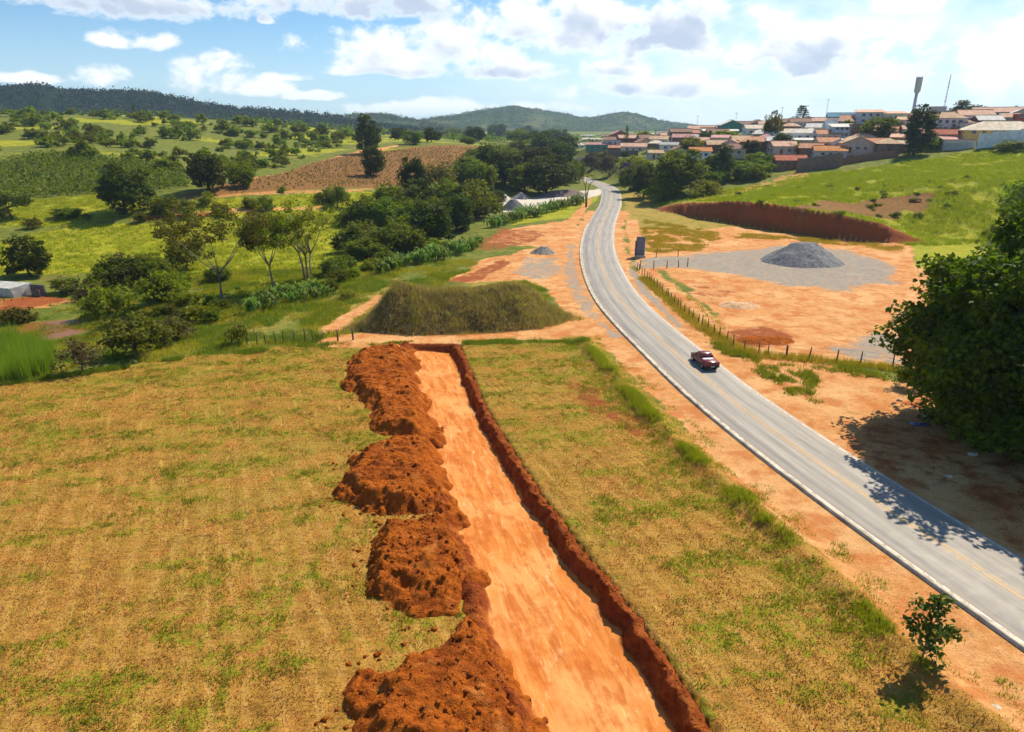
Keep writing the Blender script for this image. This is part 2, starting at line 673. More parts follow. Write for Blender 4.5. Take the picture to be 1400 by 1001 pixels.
# low berm of earth between the field and the roadside
BERM = [at_z(*p) for p in ((800, 470), (830, 505), (880, 560), (945, 625), (1010, 680), (1090, 750), (1170, 825), (1250, 900), (1340, 985), (1420, 1060))]
dbm = seg_dist(XX, YY, BERM)
ZZ += 0.55 * np.exp(-(dbm / 1.1) ** 2) * (0.4 + fbm(XX * .6, YY * .6, 3, 77))
# field sits a little above the roadside
# under the cut track the ground is dug out
xl, xr = edge_x(TRL, YY), edge_x(TRR, YY)
dig = (XX > xl - 1.0) & (XX < xr + 0.35) & (YY > TY0 + .5) & (YY < TY1 + 0.2)
ZZ[dig] -= 4.0
gslope = np.hypot(*np.gradient(Z(XX, YY, False), GY, GX))


def region(pxs, soft=1.0, wob=1.5, wsc=0.3, z=None, seed=3):
    poly = [tuple(at_z(px, py, z)) if z is not None else tuple(ground(px, py)[:2]) for px, py in pxs]
    P = np.array(poly)
    mg = soft + wob + 1
    sel = (XX > P[:, 0].min() - mg) & (XX < P[:, 0].max() + mg) & (YY > P[:, 1].min() - mg) & (YY < P[:, 1].max() + mg)
    out = np.zeros(XX.shape)
    x, y = XX[sel], YY[sel]
    sd = sd_poly(x, y, poly) + (fbm(x * wsc, y * wsc, 4, seed) - .5) * 2 * wob
    out[sel] = sst(-soft, soft, sd)
    return out


def union(*a):
    o = a[0]
    for b in a[1:]:
        o = np.maximum(o, b)
    return o


M_dry = region([(-200, 530), (0, 522), (130, 505), (250, 487), (400, 474), (480, 468), (560, 470), (620, 474), (700, 468), (800, 468), (838, 505), (900, 565), (1000, 665),
                (1150, 795), (1330, 990), (1420, 1100), (700, 1400), (-200, 1200)], 0.8, 1.0, .4, 0.0)
M_dry = np.maximum(M_dry, sst(2.8, 1.2, seg_dist(XX, YY, BERM)))
M_soil = union(
    region([(812, 268), (800, 290), (788, 310), (783, 345), (795, 400), (830, 448), (880, 500), (950, 565), (1050, 645), (1200, 762), (1420, 915), (1420, 1040), (1345, 985), (1250, 890), (1180, 815), (1060, 705),
            (960, 615), (900, 555), (850, 500), (815, 465), (780, 440), (750, 400), (745, 350), (770, 310), (790, 285)], .7, .8, .4, 0.0),
    region([(430, 466), (470, 456), (560, 452), (700, 450), (800, 436), (840, 470), (780, 466), (700, 466), (610, 474), (540, 476), (440, 476)], .5, .7, .4, 0.0),
    region([(440, 440), (520, 395), (528, 400), (490, 430), (480, 450), (440, 455)], .5, .6, .4, 0.0),
    region([(620, 380), (660, 355), (735, 338), (660, 330), (700, 312), (780, 300), (800, 330), (800, 400), (770, 400), (720, 385), (650, 385)], .8, 2.2, .2, 0.0),
    region([(855, 300), (862, 345), (880, 382), (930, 440), (975, 480), (1030, 522), (1110, 575), (1150, 605), (1400, 765), (1700, 960), (1700, 560), (1400, 520), (1220, 520),
            (1140, 500), (1060, 478), (1000, 450), (940, 405), (900, 372), (880, 340), (872, 300)], .7, .9, .4, 0.0),
    region([(878, 312), (930, 318), (1000, 308), (1100, 323), (1240, 335), (1275, 400), (1250, 500), (1060, 486), (1000, 445), (940, 398), (885, 360)], 1.0, 2.5, .2, 0.0),
    region([(180, 298), (280, 288), (440, 282), (440, 287), (280, 295), (190, 304)], .7, 1.5, .2) * .7,
    region([(0, 412), (40, 405), (105, 410), (60, 422), (0, 430)], .6, .8, .3),
    region([(250, 270), (480, 258), (560, 257), (480, 263), (260, 274)], .8, 1.0, .2) * .6,
    region([(330, 246), (490, 206), (560, 196), (500, 210), (420, 232), (340, 252)], 1.0, 1.5, .2) * .9,
    region([(1100, 232), (1020, 255), (960, 272), (960, 276), (1030, 262), (1110, 240)], .6, 1.2, .3) * .5,
)
M_gravel = union(
    region([(870, 352), (930, 350), (1000, 343), (1070, 335), (1160, 342), (1225, 362), (1222, 385), (1160, 397), (1080, 392), (1000, 376), (930, 366), (868, 368)], 2.2, 2.2, .3, 0.0) * .74,
    region([(1135, 478), (1185, 450), (1240, 462), (1240, 498), (1175, 490)], 1.2, 1.5, .3, 0.0) * .66,
    region([(786, 330), (790, 380), (815, 425), (850, 462), (838, 462), (795, 425), (770, 380), (775, 335)], .5, 1.0, .4, 0.0) * .55,
    region([(700, 372), (720, 352), (765, 352), (768, 375), (740, 385)], 1.5, 1.8, .4, 0.0) * .6,
    region([(685, 290), (690, 272), (760, 262), (830, 262), (780, 278), (710, 292)], 1.0, 1.2, .2, 0.0) * .5,
    region([(862, 362), (885, 395), (940, 452), (925, 448), (872, 395), (858, 365)], .4, .6, .5, 0.0) * .7,
)
_dr = seg_dist(XX, YY, ROAD[::3])
M_soil = np.maximum(M_soil, sst(8.0, 5.0, _dr + (fbm(XX * .3, YY * .3, 3, 6) - .5) * 4) * (YY < 215))
M_yel = union(
    region([(850, 262), (866, 262), (905, 285), (1000, 305), (1100, 323), (1235, 335), (1240, 342), (1100, 334), (1000, 325), (940, 345), (885, 352), (866, 345), (856, 300)], 1.0, 2.5, .2, 0.0),
    region([(905, 385), (930, 392), (985, 438), (1010, 462), (1060, 482), (1130, 490), (1130, 498), (1050, 492), (980, 462), (930, 425), (895, 392)], .6, 1.0, .3, 0.0),
    region([(560, 400), (640, 385), (700, 372), (745, 395), (700, 395), (600, 398)], .8, 2.0, .3, 0.0) * .8,
    region([(430, 470), (470, 440), (520, 400), (560, 385), (540, 375), (450, 425), (400, 455)], .8, 2.0, .3, 0.0) * .7,
    region([(240, 470), (330, 420), (420, 420), (400, 450), (300, 475)], 2, 4, .15) * .45,
)
M_sand = region([(690, 290), (688, 270), (760, 264), (830, 258), (815, 268), (770, 278), (715, 292)], 1.0, 1.2, .2, 0.0)
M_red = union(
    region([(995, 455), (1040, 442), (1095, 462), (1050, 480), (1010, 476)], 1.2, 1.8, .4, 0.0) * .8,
    region([(1150, 605), (1200, 560), (1260, 540), (1420, 570), (1500, 700), (1420, 770)], 1.5, 2.0, .3, 0.0) * .42,  # deepens the huge tree's shade by colour; the soil itself is the same
    region([(790, 520), (830, 540), (900, 590), (890, 610), (820, 570), (780, 545)], 1.0, 2.2, .5, 0.0) * .5,
    region([(930, 395), (960, 380), (1000, 400), (985, 420), (950, 412)], .7, 2.2, .3, 0.0) * .4,
    region([(640, 330), (690, 310), (750, 318), (720, 335), (660, 342)], 2.0, 2.0, .3, 0.0) * .6,
    region([(600, 385), (640, 372), (690, 352), (700, 360), (650, 385)], .6, 1.5, .3, 0.0) * .7,
    region([(0, 410), (60, 403), (100, 410), (50, 420), (0, 428)], .6, .8, .3) * .8,
    region([(180, 298), (300, 290), (300, 295), (190, 303)], .6, 1.0, .3) * .8,
)
hillm = sst(-2, 2, sd_poly(XX, YY, HILLP))
M_red = np.maximum(M_red, sst(.25, .50, gslope) * (seg_dist(XX, YY, BANK) < 9))
M_plow = union(
    region([(245, 270), (330, 248), (420, 224), (490, 210), (560, 202), (650, 200), (655, 218), (610, 240), (565, 257), (450, 258), (350, 264)], 1.5, 2.5, .1),
    region([(1085, 282), (1140, 276), (1215, 272), (1275, 264), (1262, 280), (1230, 300), (1190, 298), (1140, 290)], 1.2, 5.0, .12) * .85,
)
pxx, pyy = project(XX, YY, ZZ)
# bright pasture in the valley and on the slope below the town
M_mead = union(
    region([(-100, 350), (110, 308), (240, 300), (330, 300), (480, 300), (560, 320), (520, 350), (470, 385), (400, 400), (330, 405), (250, 385), (130, 375), (-100, 380)], 3, 6, .06),
    region([(240, 300), (250, 278), (350, 270), (450, 262), (560, 262), (600, 270), (560, 290), (450, 300)], 3, 5, .06),
    region([(-100, 310), (0, 272), (180, 262), (250, 278), (180, 300), (60, 310)], 3, 5, .06) * .8,
    region([(900, 280), (980, 262), (1080, 242), (1150, 234), (1240, 222), (1340, 208), (1420, 200), (1600, 300), (1600, 480), (1260, 420), (1255, 345), (1230, 330), (1200, 312), (1100, 292), (1000, 282)], 2, 3, .1),
    region([(690, 300), (800, 262), (820, 262), (815, 275), (780, 298), (700, 308)], 1, 1, .2) * .8,
    region([(90, 450), (120, 430), (160, 430), (150, 450)], .6, .8, .3),
)
n_big = fbm(XX / 38, YY / 26, 4, 31)
M_mead = np.maximum(M_mead, sst(.50, .62, n_big) * sst(230, 320, YY) * (XX < -20) * .85)
# weeds growing back through the mown field: short streaks across the slope, and patches
gn = fbm(XX * .30 + YY * .02, YY * .75 - XX * .10, 5, 41, .62)
far_green = sst(38, 75, YY) * .07
M_green = np.clip((gn + far_green + .05 * sst(2, 14, XX) - .43) / .26, 0, 1)
M_green = np.maximum(M_green, np.exp(-((XX - edge_x(TRL, YY) + 5.4 + .8 * (fbm(YY * .4, YY * 0, 2, 3) - .5)) / .45) ** 2) * sst(.42, .6, fbm(YY * .35, XX * .4, 3, 8)) * (YY < 62))
M_green = np.maximum(M_green, np.exp(-((XX + 13.5 - (YY - 28) * .16) / .4) ** 2) * sst(.40, .6, fbm(YY * .3, XX * .5, 3, 18)) * (YY < 40))
M_green *= sst(-1, 0, -np.abs(0))
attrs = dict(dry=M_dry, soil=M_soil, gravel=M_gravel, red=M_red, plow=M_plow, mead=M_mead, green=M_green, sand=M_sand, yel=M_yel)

gm, n, out = new_mat('ground_soil_and_grass')
pos = n.node('ShaderNodeNewGeometry').outputs['Position']
sp = n.node('ShaderNodeSeparateXYZ')
n.l.new(pos, sp.inputs[0])
f1 = n.noise(pos, 0.12, 5, .6)
f2 = n.noise(pos, 1.1, 5, .62)
f3 = n.noise(pos, 6.0, 4, .65)
mapn = n.node('ShaderNodeMapping')
mapn.vector_type = 'TEXTURE'
mapn.inputs['Scale'].default_value = (1.8, .31, 1.0)
mapn.inputs['Rotation'].default_value = (0, 0, math.radians(3))
n.l.new(pos, mapn.inputs[0])
streak = n.m('ADD', n.m('MULTIPLY', n.noise(mapn.outputs[0], 1.1, 5, .65, .4), .5), n.m('MULTIPLY', n.noise(mapn.outputs[0], .30, 5, .65, .6), .5))
mp2 = n.node('ShaderNodeMapping')
mp2.vector_type = 'TEXTURE'
mp2.inputs['Scale'].default_value = (.33, 5.0, 1.0)
mp2.inputs['Rotation'].default_value = (0, 0, math.radians(24))
n.l.new(pos, mp2.inputs[0])
track = n.noise(mp2.outputs[0], 0.8, 4, .6, .3)


def ragged(name, k1=.75, k2=.55, lo=.25, hi=.75):
    a = n.attr(name)
    w = n.m('ADD', n.m('ADD', n.m('MULTIPLY', n.m('SUBTRACT', f2, .5), k1 * 2), n.m('MULTIPLY', n.m('SUBTRACT', f3, .5), k2 * 2)), n.m('MULTIPLY', n.m('SUBTRACT', n.noise(pos, .32, 5, .65), .5), 1.4))
    edge = n.m('MULTIPLY', n.m('MULTIPLY', a, n.m('SUBTRACT', 1.0, a)), 4.0)
    return n.ss(lo, hi, n.m('ADD', a, n.m('MULTIPLY', w, n.m('MULTIPLY_ADD', edge, .75, .25))))


f4 = n.noise(pos, .32, 5, .65)
# rough pasture
c = n.mix(n.ss(.3, .7, f2), (.070, .100, .010), (.150, .175, .022))
c = n.mix(n.ss(.40, .62, f4), c, (.185, .190, .028))
c = n.mix(n.m('MULTIPLY', n.ss(.56, .70, f1), .6), c, (.20, .135, .045))
c = n.mix(n.m('MULTIPLY', n.ss(.55, .75, f3), .6), c, (.045, .075, .008))
# bright pasture
mead = n.mix(n.ss(.3, .72, f2), (.185, .235, .005), (.330, .335, .010))
mead = n.mix(n.ss(.38, .62, f4), mead, (.36, .320, .018))
mead = n.mix(n.m('MULTIPLY', n.ss(.52, .72, f3), .8), mead, (.095, .14, .010))
mead = n.mix(n.m('MULTIPLY', n.ss(.60, .74, n.noise(pos, .18, 5, .7)), .7), mead, (.10, .135, .014))
c = n.mix(ragged('mead'), c, mead)
# mown, sun-dried field
straw = n.mix(n.ss(.36, .64, streak), (.23, .105, .015), (.50, .250, .044))
straw = n.mix(n.m('MULTIPLY', n.ss(.4, .75, f3), .75), straw, (.56, .295, .066))
straw = n.mix(n.m('MULTIPLY', n.ss(.40, .62, n.m('ADD', n.m('MULTIPLY', f2, .5), n.m('MULTIPLY', streak, .5))), n.ss(18.0, 80.0, sp.outputs[1], .20, .80)), straw, (.225, .205, .014))
straw = n.mix(n.m('MULTIPLY', n.ss(.46, .60, n.noise(pos, .075, 4, .6)), n.ss(18.0, 80.0, sp.outputs[1], .15, .55)), straw, (.27, .235, .030))
straw = n.mix(n.m('MULTIPLY', n.ss(.50, .64, f4), .55), straw, (.47, .195, .040))
straw = n.mix(n.m('MULTIPLY', n.ss(.54, .68, track), .60), straw, (.55, .335, .075))
straw = n.mix(n.m('MULTIPLY', n.ss(.54, .64, streak), n.ss(.42, .6, f2)), straw, (.105, .068, .010))
rowc = n.m('ADD', n.m('MULTIPLY', sp.outputs[0], .905), n.m('MULTIPLY', sp.outputs[1], .425))
rowc = n.m('ADD', rowc, n.m('MULTIPLY', n.noise(pos, .22, 4, .6), 2.6))
roww = n.m('COSINE', n.m('MULTIPLY', rowc, 4.3))
near = n.ss(38.0, 62.0, sp.outputs[1], 1.0, .15)
straw = n.mix(n.m('MULTIPLY', n.m('MULTIPLY', n.ss(.2, 1.0, n.m('ADD', roww, n.m('MULTIPLY', n.m('SUBTRACT', f2, .5), 2.0))), near), .24), straw, (.57, .345, .105))
straw = n.mix(n.m('MULTIPLY', n.m('MULTIPLY', n.ss(.3, 1.0, n.m('SUBTRACT', n.m('MULTIPLY', n.m('SUBTRACT', f2, .5), 2.0), roww)), near), .26), straw, (.20, .125, .022))
straw = n.mix(n.m('MULTIPLY', n.ss(.60, .70, n.noise(pos, .55, 5, .65)), .65), straw, (.45, .150, .036))
gg = n.mix(n.ss(.35, .65, f3), (.120, .155, .006), (.270, .270, .012))
gmask = n.ss(.30, .54, n.m('ADD', n.m('MULTIPLY', n.attr('green'), .50), n.m('ADD', n.m('MULTIPLY', n.m('SUBTRACT', n.noise(pos, 1.6, 4, .6), .5), 1.9), n.m('MULTIPLY', n.m('SUBTRACT', f3, .5), 1.3))))
straw = n.mix(n.m('MULTIPLY', gmask, .80), straw, gg)
c = n.mix(ragged('dry'), c, straw)
yel = n.mix(n.ss(.35, .65, f2), (.30, .205, .035), (.40, .275, .055))
yel = n.mix(n.ss(.45, .62, f4), yel, (.20, .195, .022))
yel = n.mix(n.m('MULTIPLY', n.ss(.5, .7, f3), .6), yel, (.46, .26, .10))
c = n.mix(ragged('yel'), c, yel)
# bare pale earth
soil = n.mix(n.ss(.3, .7, f2), (.53, .235, .074), (.68, .350, .130))
soil = n.mix(n.m('MULTIPLY', n.ss(.45, .7, f3), .7), soil, (.42, .145, .036))
soil = n.mix(n.m('MULTIPLY', n.ss(.45, .62, f1), .55), soil, (.72, .43, .19))
soil = n.mix(n.m('MULTIPLY', n.ss(.47, .62, f4), .75), soil, (.48, .150, .036))
soil = n.mix(n.m('MULTIPLY', n.ss(.56, .70, n.noise(pos, .75, 6, .7)), .75), soil, (.33, .225, .085))
soil = n.mix(n.m('MULTIPLY', n.ss(.60, .70, n.noise(pos, 2.3, 5, .7)), .55), soil, (.27, .135, .055))
c = n.mix(ragged('soil'), c, soil)
grav = n.mix(f3, (.190, .172, .145), (.37, .335, .285))
grav = n.mix(n.m('MULTIPLY', n.ss(.45, .65, f4), .55), grav, (.42, .325, .215))
grav = n.mix(n.m('MULTIPLY', n.ss(.52, .68, f2), .5), grav, (.145, .135, .115))
c = n.mix(ragged('gravel'), c, grav)
c = n.mix(ragged('sand'), c, n.mix(f3, (.52, .46, .38), (.66, .59, .50)))
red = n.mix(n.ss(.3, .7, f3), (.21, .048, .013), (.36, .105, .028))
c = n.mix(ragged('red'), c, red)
rows = n.node('ShaderNodeTexWave', wave_type='BANDS', bands_direction='DIAGONAL')
rows.inputs['Scale'].default_value = .55
rows.inputs['Distortion'].default_value = 3.0
n.l.new(pos, rows.inputs[0])
plow = n.mix(n.ss(.3, .7, f2), (.19, .070, .022), (.32, .135, .045))
plow = n.mix(n.m('MULTIPLY', n.ss(.45, .8, rows.outputs['Fac']), .6), plow, (.115, .115, .018))
c = n.mix(ragged('plow'), c, plow)
hgt = n.m('ADD', n.m('MULTIPLY', f3, .55), n.m('MULTIPLY', n.noise(pos, 16.0, 3, .6), .3))
hgt = n.m('ADD', hgt, n.m('MULTIPLY', f2, .7))
hgt = n.m('ADD', hgt, n.m('MULTIPLY', n.m('MULTIPLY', streak, n.attr('dry')), .8))
b = pbsdf(n, c, .92, .12, bump(n, hgt, .16, 1.0))
n.l.new(b.outputs[0], out.inputs[0])

gv = np.stack([XX, YY, ZZ], -1).reshape(-1, 3)
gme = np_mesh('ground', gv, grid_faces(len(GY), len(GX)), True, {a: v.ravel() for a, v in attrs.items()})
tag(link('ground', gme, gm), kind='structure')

# ------------------------------------------------------------------ red earth materials
em, n, out = new_mat('red_earth')
pos = n.node('ShaderNodeNewGeometry').outputs['Position']
e1, e2, e3 = n.noise(pos, .5, 4, .6), n.noise(pos, 2.6, 5, .65), n.noise(pos, 11.0, 4, .65)
c = n.mix(n.ss(.3, .7, e2), (.27, .055, .006), (.47, .120, .012))
c = n.mix(n.m('MULTIPLY', n.ss(.45, .7, e3), .6), c, (.54, .175, .024))
c = n.mix(n.m('MULTIPLY', n.ss(.48, .66, e1), .6), c, (.20, .040, .008))
c = n.mix(n.m('MULTIPLY', n.ss(.55, .70, n.noise(pos, .9, 4, .6)), .5), c, (.58, .215, .050))
h = n.m('ADD', n.m('MULTIPLY', e2, .8), n.m('MULTIPLY', e3, .5))
b = pbsdf(n, c, .95, .08, bump(n, h, .28, 1.0))
n.l.new(b.outputs[0], out.inputs[0])
EARTH = em

fm, n, out = new_mat('graded_track_earth')
pos = n.node('ShaderNodeNewGeometry').outputs['Position']
mp = n.node('ShaderNodeMapping')
mp.vector_type = 'TEXTURE'
mp.inputs['Rotation'].default_value = (0, 0, math.radians(16))
mp.inputs['Scale'].default_value = (.62, 3.4, 1.0)
n.l.new(pos, mp.inputs[0])
lon = n.noise(mp.outputs[0], 1.0, 6, .62, .35)
lon2 = n.noise(mp.outputs[0], 1.3, 7, .68, 1.4)
b1, b2, b3 = n.noise(pos, .22, 4, .6), n.m('ADD', n.m('MULTIPLY', n.noise(mp.outputs[0], .8, 6, .65, .5), .65), n.m('MULTIPLY', n.noise(pos, 1.4, 5, .62), .35)), n.noise(pos, 9.0, 4, .65)
c = n.mix(n.ss(.3, .7, lon), (.50, .145, .024), (.66, .270, .072))
c = n.mix(n.m('MULTIPLY', n.ss(.46, .64, b1), .55), c, (.72, .36, .125))
c = n.mix(n.m('MULTIPLY', n.ss(.55, .68, lon2), .62), c, (.78, .48, .23))
c = n.mix(n.m('MULTIPLY', n.ss(.47, .62, b2), .72), c, (.42, .100, .016))
edge = n.attr('edge')
raw = n.mix(n.ss(.3, .7, n.noise(pos, 3.0, 5, .65)), (.165, .030, .007), (.31, .068, .013))
raw = n.mix(n.m('MULTIPLY', n.ss(.48, .62, n.noise(pos, .9, 5, .65)), .7), raw, (.43, .125, .022))
c = n.mix(n.ss(.3, .7, n.m('ADD', edge, n.m('MULTIPLY', n.m('SUBTRACT', b2, .5), .7))), c, raw)
hh = n.m('ADD', n.m('MULTIPLY', lon, .35), n.m('MULTIPLY', b3, n.m('MULTIPLY_ADD', edge, .9, .18)))
b = pbsdf(n, c, .92, .10, bump(n, hh, .16, 1.0))
n.l.new(b.outputs[0], out.inputs[0])

# ------------------------------------------------------------------ cut track
ys = np.arange(TY0, TY1 + .14, .15)
xl, xr = edge_x(TRL, ys), edge_x(TRR, ys)
wl = (fbm(ys * .5, ys * 0, 3, 51) - .5) * .9
wr = (fbm(ys * .8, ys * 0 + 5, 5, 52, .7) - .5) * 1.0
dep = np.interp(ys, [20, 45, 75], [1.05, 0.95, 0.85])
end = sst(TY1 - .15, TY1 - .75, ys)     # the far end is cut square
cols = [('L', -2.3), ('L', -1.9), ('L', -1.5), ('L', -1.2), ('L', -.9), ('L', -.65), ('L', -.4), ('L', -.2), ('L', 0), ('L', .2), ('L', .45)] + \
       [('F', q) for q in np.linspace(.08, .97, 40)] + \
       [('R', -.42), ('R', -.34), ('R', -.27), ('R', -.21), ('R', -.15), ('R', -.09), ('R', -.04), ('R', .04), ('R', .12), ('R', .22), ('R', .34), ('R', .48), ('R', .64), ('R', .85)]
V, E = [], []
for kind, q in cols:
    if kind == 'L':
        x = xl + wl + (q * .6 if q < 0 else q)
        prof = np.interp(q, [-2.3, -1.9, -1.2, -.65, 0, .45], [-.25, .10, .36, .30, -.12, -.55])
        z = prof + (fbm(x * 1.3, ys * 1.3, 4, 61, .6) - .5) * np.interp(q, [-2.3, -1.5, 0, .45], [.5, .95, .55, .1])
        e = np.full(len(ys), np.interp(q, [-.4, .1, .45], [1, .7, .25]))
    elif kind == 'F':
        x = xl + wl + .45 + (xr + wr - .68 - (xl + wl + .45)) * q
        z = -.55 - (dep - .55) * sst(-.1, 1.0, q * np.ones(len(ys))) + (fbm(x * 1.1, ys * .16, 4, 63) - .5) * .16 + (fbm(x * 2.5, ys * 2.5, 3, 64) - .5) * .05
        e = np.full(len(ys), .22 * (q < .1) + .35 * max(0, (q - .93) / .05) * (q < 1))
    else:
        x = xr + wr - .22 + q + (fbm(ys * 1.7, ys * 0 + q, 3, 66) - .5) * .3 * (q < .1)
        if q < -.02:
            fr = (q + .46) / .42
            z = -dep * (1 - fr ** .8) + (fbm(ys * 1.6, ys * 0 + q * 6, 3, 67) - .5) * .3
            x = x + .07 * np.abs(np.sin(ys * 6.5 + 2 * fbm(ys * .7, ys * 0, 2, 90)))
        else:
            z = np.interp(q, [0, .12, .34, .64, .85], [.0, .06, .03, -.06, -.3]) + (fbm(x * 1.8, ys * 1.8, 4, 68, .6) - .5) * np.interp(q, [0, .3, .64, .85], [.2, .5, .4, .2])
        e = np.ones(len(ys))
    zt = z * 1.0
    if kind != 'R' or q < 0:
        zt = np.where(z < 0, z * end + (1 - end) * (.05 + .1 * fbm(x * 2, ys * 2, 2, 69)), z)
        e = np.maximum(e, sst(TY1 - 1.3, TY1 - .5, ys))
    V.append(np.c_[x, ys, zt])
    E.append(e)
V = np.stack(V, 1)
E = np.stack(E, 1)
tme = np_mesh('dirt_track', V.reshape(-1, 3), grid_faces(len(ys), len(cols)), True, {'edge': E.ravel()})
tag(link('dirt_track', tme, fm), kind='structure')


# ------------------------------------------------------------------ heaps
def heap(name, label, cat, poly, H, slope, mat, step=.15, rough=.35, group=None, base=None, stretch=(1, 1), seed=1, hfun=None, flat=1.0, lump=1.3, ragged_edge=1.0):
    P = np.array(poly)
    lo, hi = P.min(0) - 1.4, P.max(0) + 1.4
    gx = np.arange(lo[0], hi[0] + step, step)
    gy = np.arange(lo[1], hi[1] + step, step)
    X, Y = np.meshgrid(gx, gy)
    sd = sd_poly(X, Y, poly) + (fbm(X * .5, Y * .5, 5, seed + 3, .6) - .5) * ragged_edge
    hh = np.clip(sd / slope, -.4, 1)
    hh = np.where(hh > 0, hh ** flat, hh)
    hm = H if hfun is None else hfun(X, Y)
    z = hm * hh
    rg = (1 - np.abs(2 * fbm(X * .55 * stretch[0], Y * .55 * stretch[1], 3, seed + 9) - 1)) - .75
    rg = np.maximum(rg, -.12)
    nz = (fbm(X * lump * stretch[0], Y * lump * stretch[1], 5, seed, .6) - .5)
    nz = np.maximum(nz, -.13)
    gul = np.abs(fbm(X * 1.7, Y * 1.7, 3, seed + 21) - .5) * -1.2 + .12
    z = z + (nz * rough * 1.5 + rg * rough * .9 + gul * rough * .25) * np.clip(hh * 2, 0, 1)
    z0 = Z(X, Y, False) if base is None else base
    z = np.where(sd > -.5, z + z0 - .03, z0 - .6)
    c = np.array([P[:, 0].mean(), P[:, 1].mean(), 0.0])
    v = np.stack([X - c[0], Y - c[1], z], -1).reshape(-1, 3)
    f = grid_faces(len(gy), len(gx))
    keep = (sd.ravel()[f] > -.45).any(1)
    f = f[keep]
    used, inv = np.unique(f, return_inverse=True)
    me = np_mesh(name, v[used], inv.reshape(f.shape), mat is not EARTH)
    o = link(name, me, mat, None, c)
    tag(o, label, cat, group)
    return o, (X, Y, z, sd)


def zpoly(pxs, z=0.0):
    return [tuple(at_z(px, py, z)) for px, py in pxs]


SH = 1.25
HEAPS = [
    ('large ragged red earth heap at the far end of the dug track', [(505, 478), (562, 474), (574, 510), (588, 560), (602, 600), (565, 604), (522, 588), (508, 555), (474, 528), (480, 495)], 1.15, 1.2, 3),
    ('flat-topped red earth heap with a dark pointed front, second from the far end', [(500, 622), (545, 604), (592, 606), (616, 655), (628, 697), (565, 706), (500, 698), (464, 676), (482, 645)], 1.30, 1.25, 14),
    ('narrow ribbed red earth heap between the green patch and the track', [(530, 722), (572, 714), (628, 702), (650, 755), (662, 795), (645, 838), (580, 842), (518, 812), (512, 775)], 1.20, 1.15, 25),
    ('broad red earth heap cut by the bottom edge of the picture', [(508, 925), (600, 888), (652, 848), (690, 890), (722, 945), (755, 1040), (700, 1080), (485, 1080), (496, 960)], 1.35, 1.3, 36),
]
heap_fields = []
for lab, pts, H, sl_, sd_ in HEAPS:
    o, fld = heap('soil_heap', lab, 'soil heap', [(x_ - .5, y_) for x_, y_ in zpoly(pts)], H, sl_ * SH, EARTH, .11, .55, 'red earth heaps beside the dug track', 0.0, (.6, 1.25), sd_, None, 1.0, 2.3, 2.6)
    heap_fields.append(fld)

# clods of earth lying around the heaps and the rim of the cut
cl_v, cl_f = [], []
oc = np.array([(1, 0, 0), (-1, 0, 0), (0, 1, 0), (0, -1, 0), (0, 0, 1), (0, 0, -1)], float)
of = np.array([(0, 2, 4), (2, 1, 4), (1, 3, 4), (3, 0, 4), (2, 0, 5), (1, 2, 5), (3, 1, 5), (0, 3, 5)])
cpts = []
for X, Y, z, sd in heap_fields:
    idx = RNG.choice(X.size, 1500)
    for i in idx:
        if X.ravel()[i] < edge_x(TRL, Y.ravel()[i]) - (.2 if sd.ravel()[i] > 0 else 2.2) and sd.ravel()[i] > -1.6 and (sd.ravel()[i] > -.2 or RNG.uniform() < .35):
            cpts.append((X.ravel()[i], Y.ravel()[i], max(z.ravel()[i], 0) + .02, RNG.uniform(.02, .055) + .20 * RNG.uniform(0, 1) ** 6))
for i in range(2200):
    j = RNG.integers(len(ys))
    ccol_ = RNG.choice([2, 3, 4, 5, 6, len(cols) - 7, len(cols) - 6, len(cols) - 5, len(cols) - 4, len(cols) - 3])
    p = V[j, ccol_]
    cpts.append((p[0], p[1], p[2] + .01, RNG.uniform(.02, .05) + .10 * RNG.uniform(0, 1) ** 4))
for i, (x, y, z, r) in enumerate(cpts):
    vv = oc * RNG.uniform(.6, 1.35, (6, 1)) * r
    a = RNG.uniform(0, 6.28)
    ca, sa = math.cos(a), math.sin(a)
    vv = np.c_[vv[:, 0] * ca - vv[:, 1] * sa, vv[:, 0] * sa + vv[:, 1] * ca, vv[:, 2] * .8] + (x, y, z)
    cl_v.append(vv)
    cl_f.append(of + 6 * i)
tag(link('earth_clods', np_mesh('earth_clods', np.concatenate(cl_v), np.concatenate(cl_f)), EARTH),
    'loose red clods of earth scattered over the heaps and track edges', 'clods', kind='stuff')

# ------------------------------------------------------------------ grassed mound at the end of the track
mm_, n, out = new_mat('dry_mound_grass')
pos = n.node('ShaderNodeNewGeometry').outputs['Position']
q2, q3 = n.noise(pos, 1.0, 5, .65), n.noise(pos, 6.0, 4, .65)
c = n.mix(n.ss(.3, .7, q2), (.155, .100, .038), (.270, .180, .065))
c = n.mix(n.m('MULTIPLY', n.ss(.45, .7, q3), .6), c, (.33, .235, .085))
b = pbsdf(n, c, .95, .08, bump(n, n.m('ADD', q2, q3), .3, 1.0))
n.l.new(b.outputs[0], out.inputs[0])
MOUND_M = mm_
_mf = zpoly([(472, 450), (560, 458), (650, 456), (730, 450), (788, 436)])
mpoly = _mf + [(x - (4 if i_ == 4 else (-4 if i_ == 0 else 0)), y + dd) for i_, (x, y), dd in ((4, _mf[4], 7.0), (3, _mf[3], 11.0), (2, _mf[2], 11.5), (1, _mf[1], 11.5), (0, _mf[0], 7.0))]
mc = [(470, 450), (505, 412), (528, 388), (546, 374), (570, 386), (590, 392), (640, 391), (690, 386), (712, 387), (742, 405), (765, 420), (790, 438)]
mcw = np.array([at_y(px, py, 91.6) for px, py in mc])


def mound_h(X, Y):
    return np.maximum(np.interp(X, mcw[:, 0], mcw[:, 2]), .05)


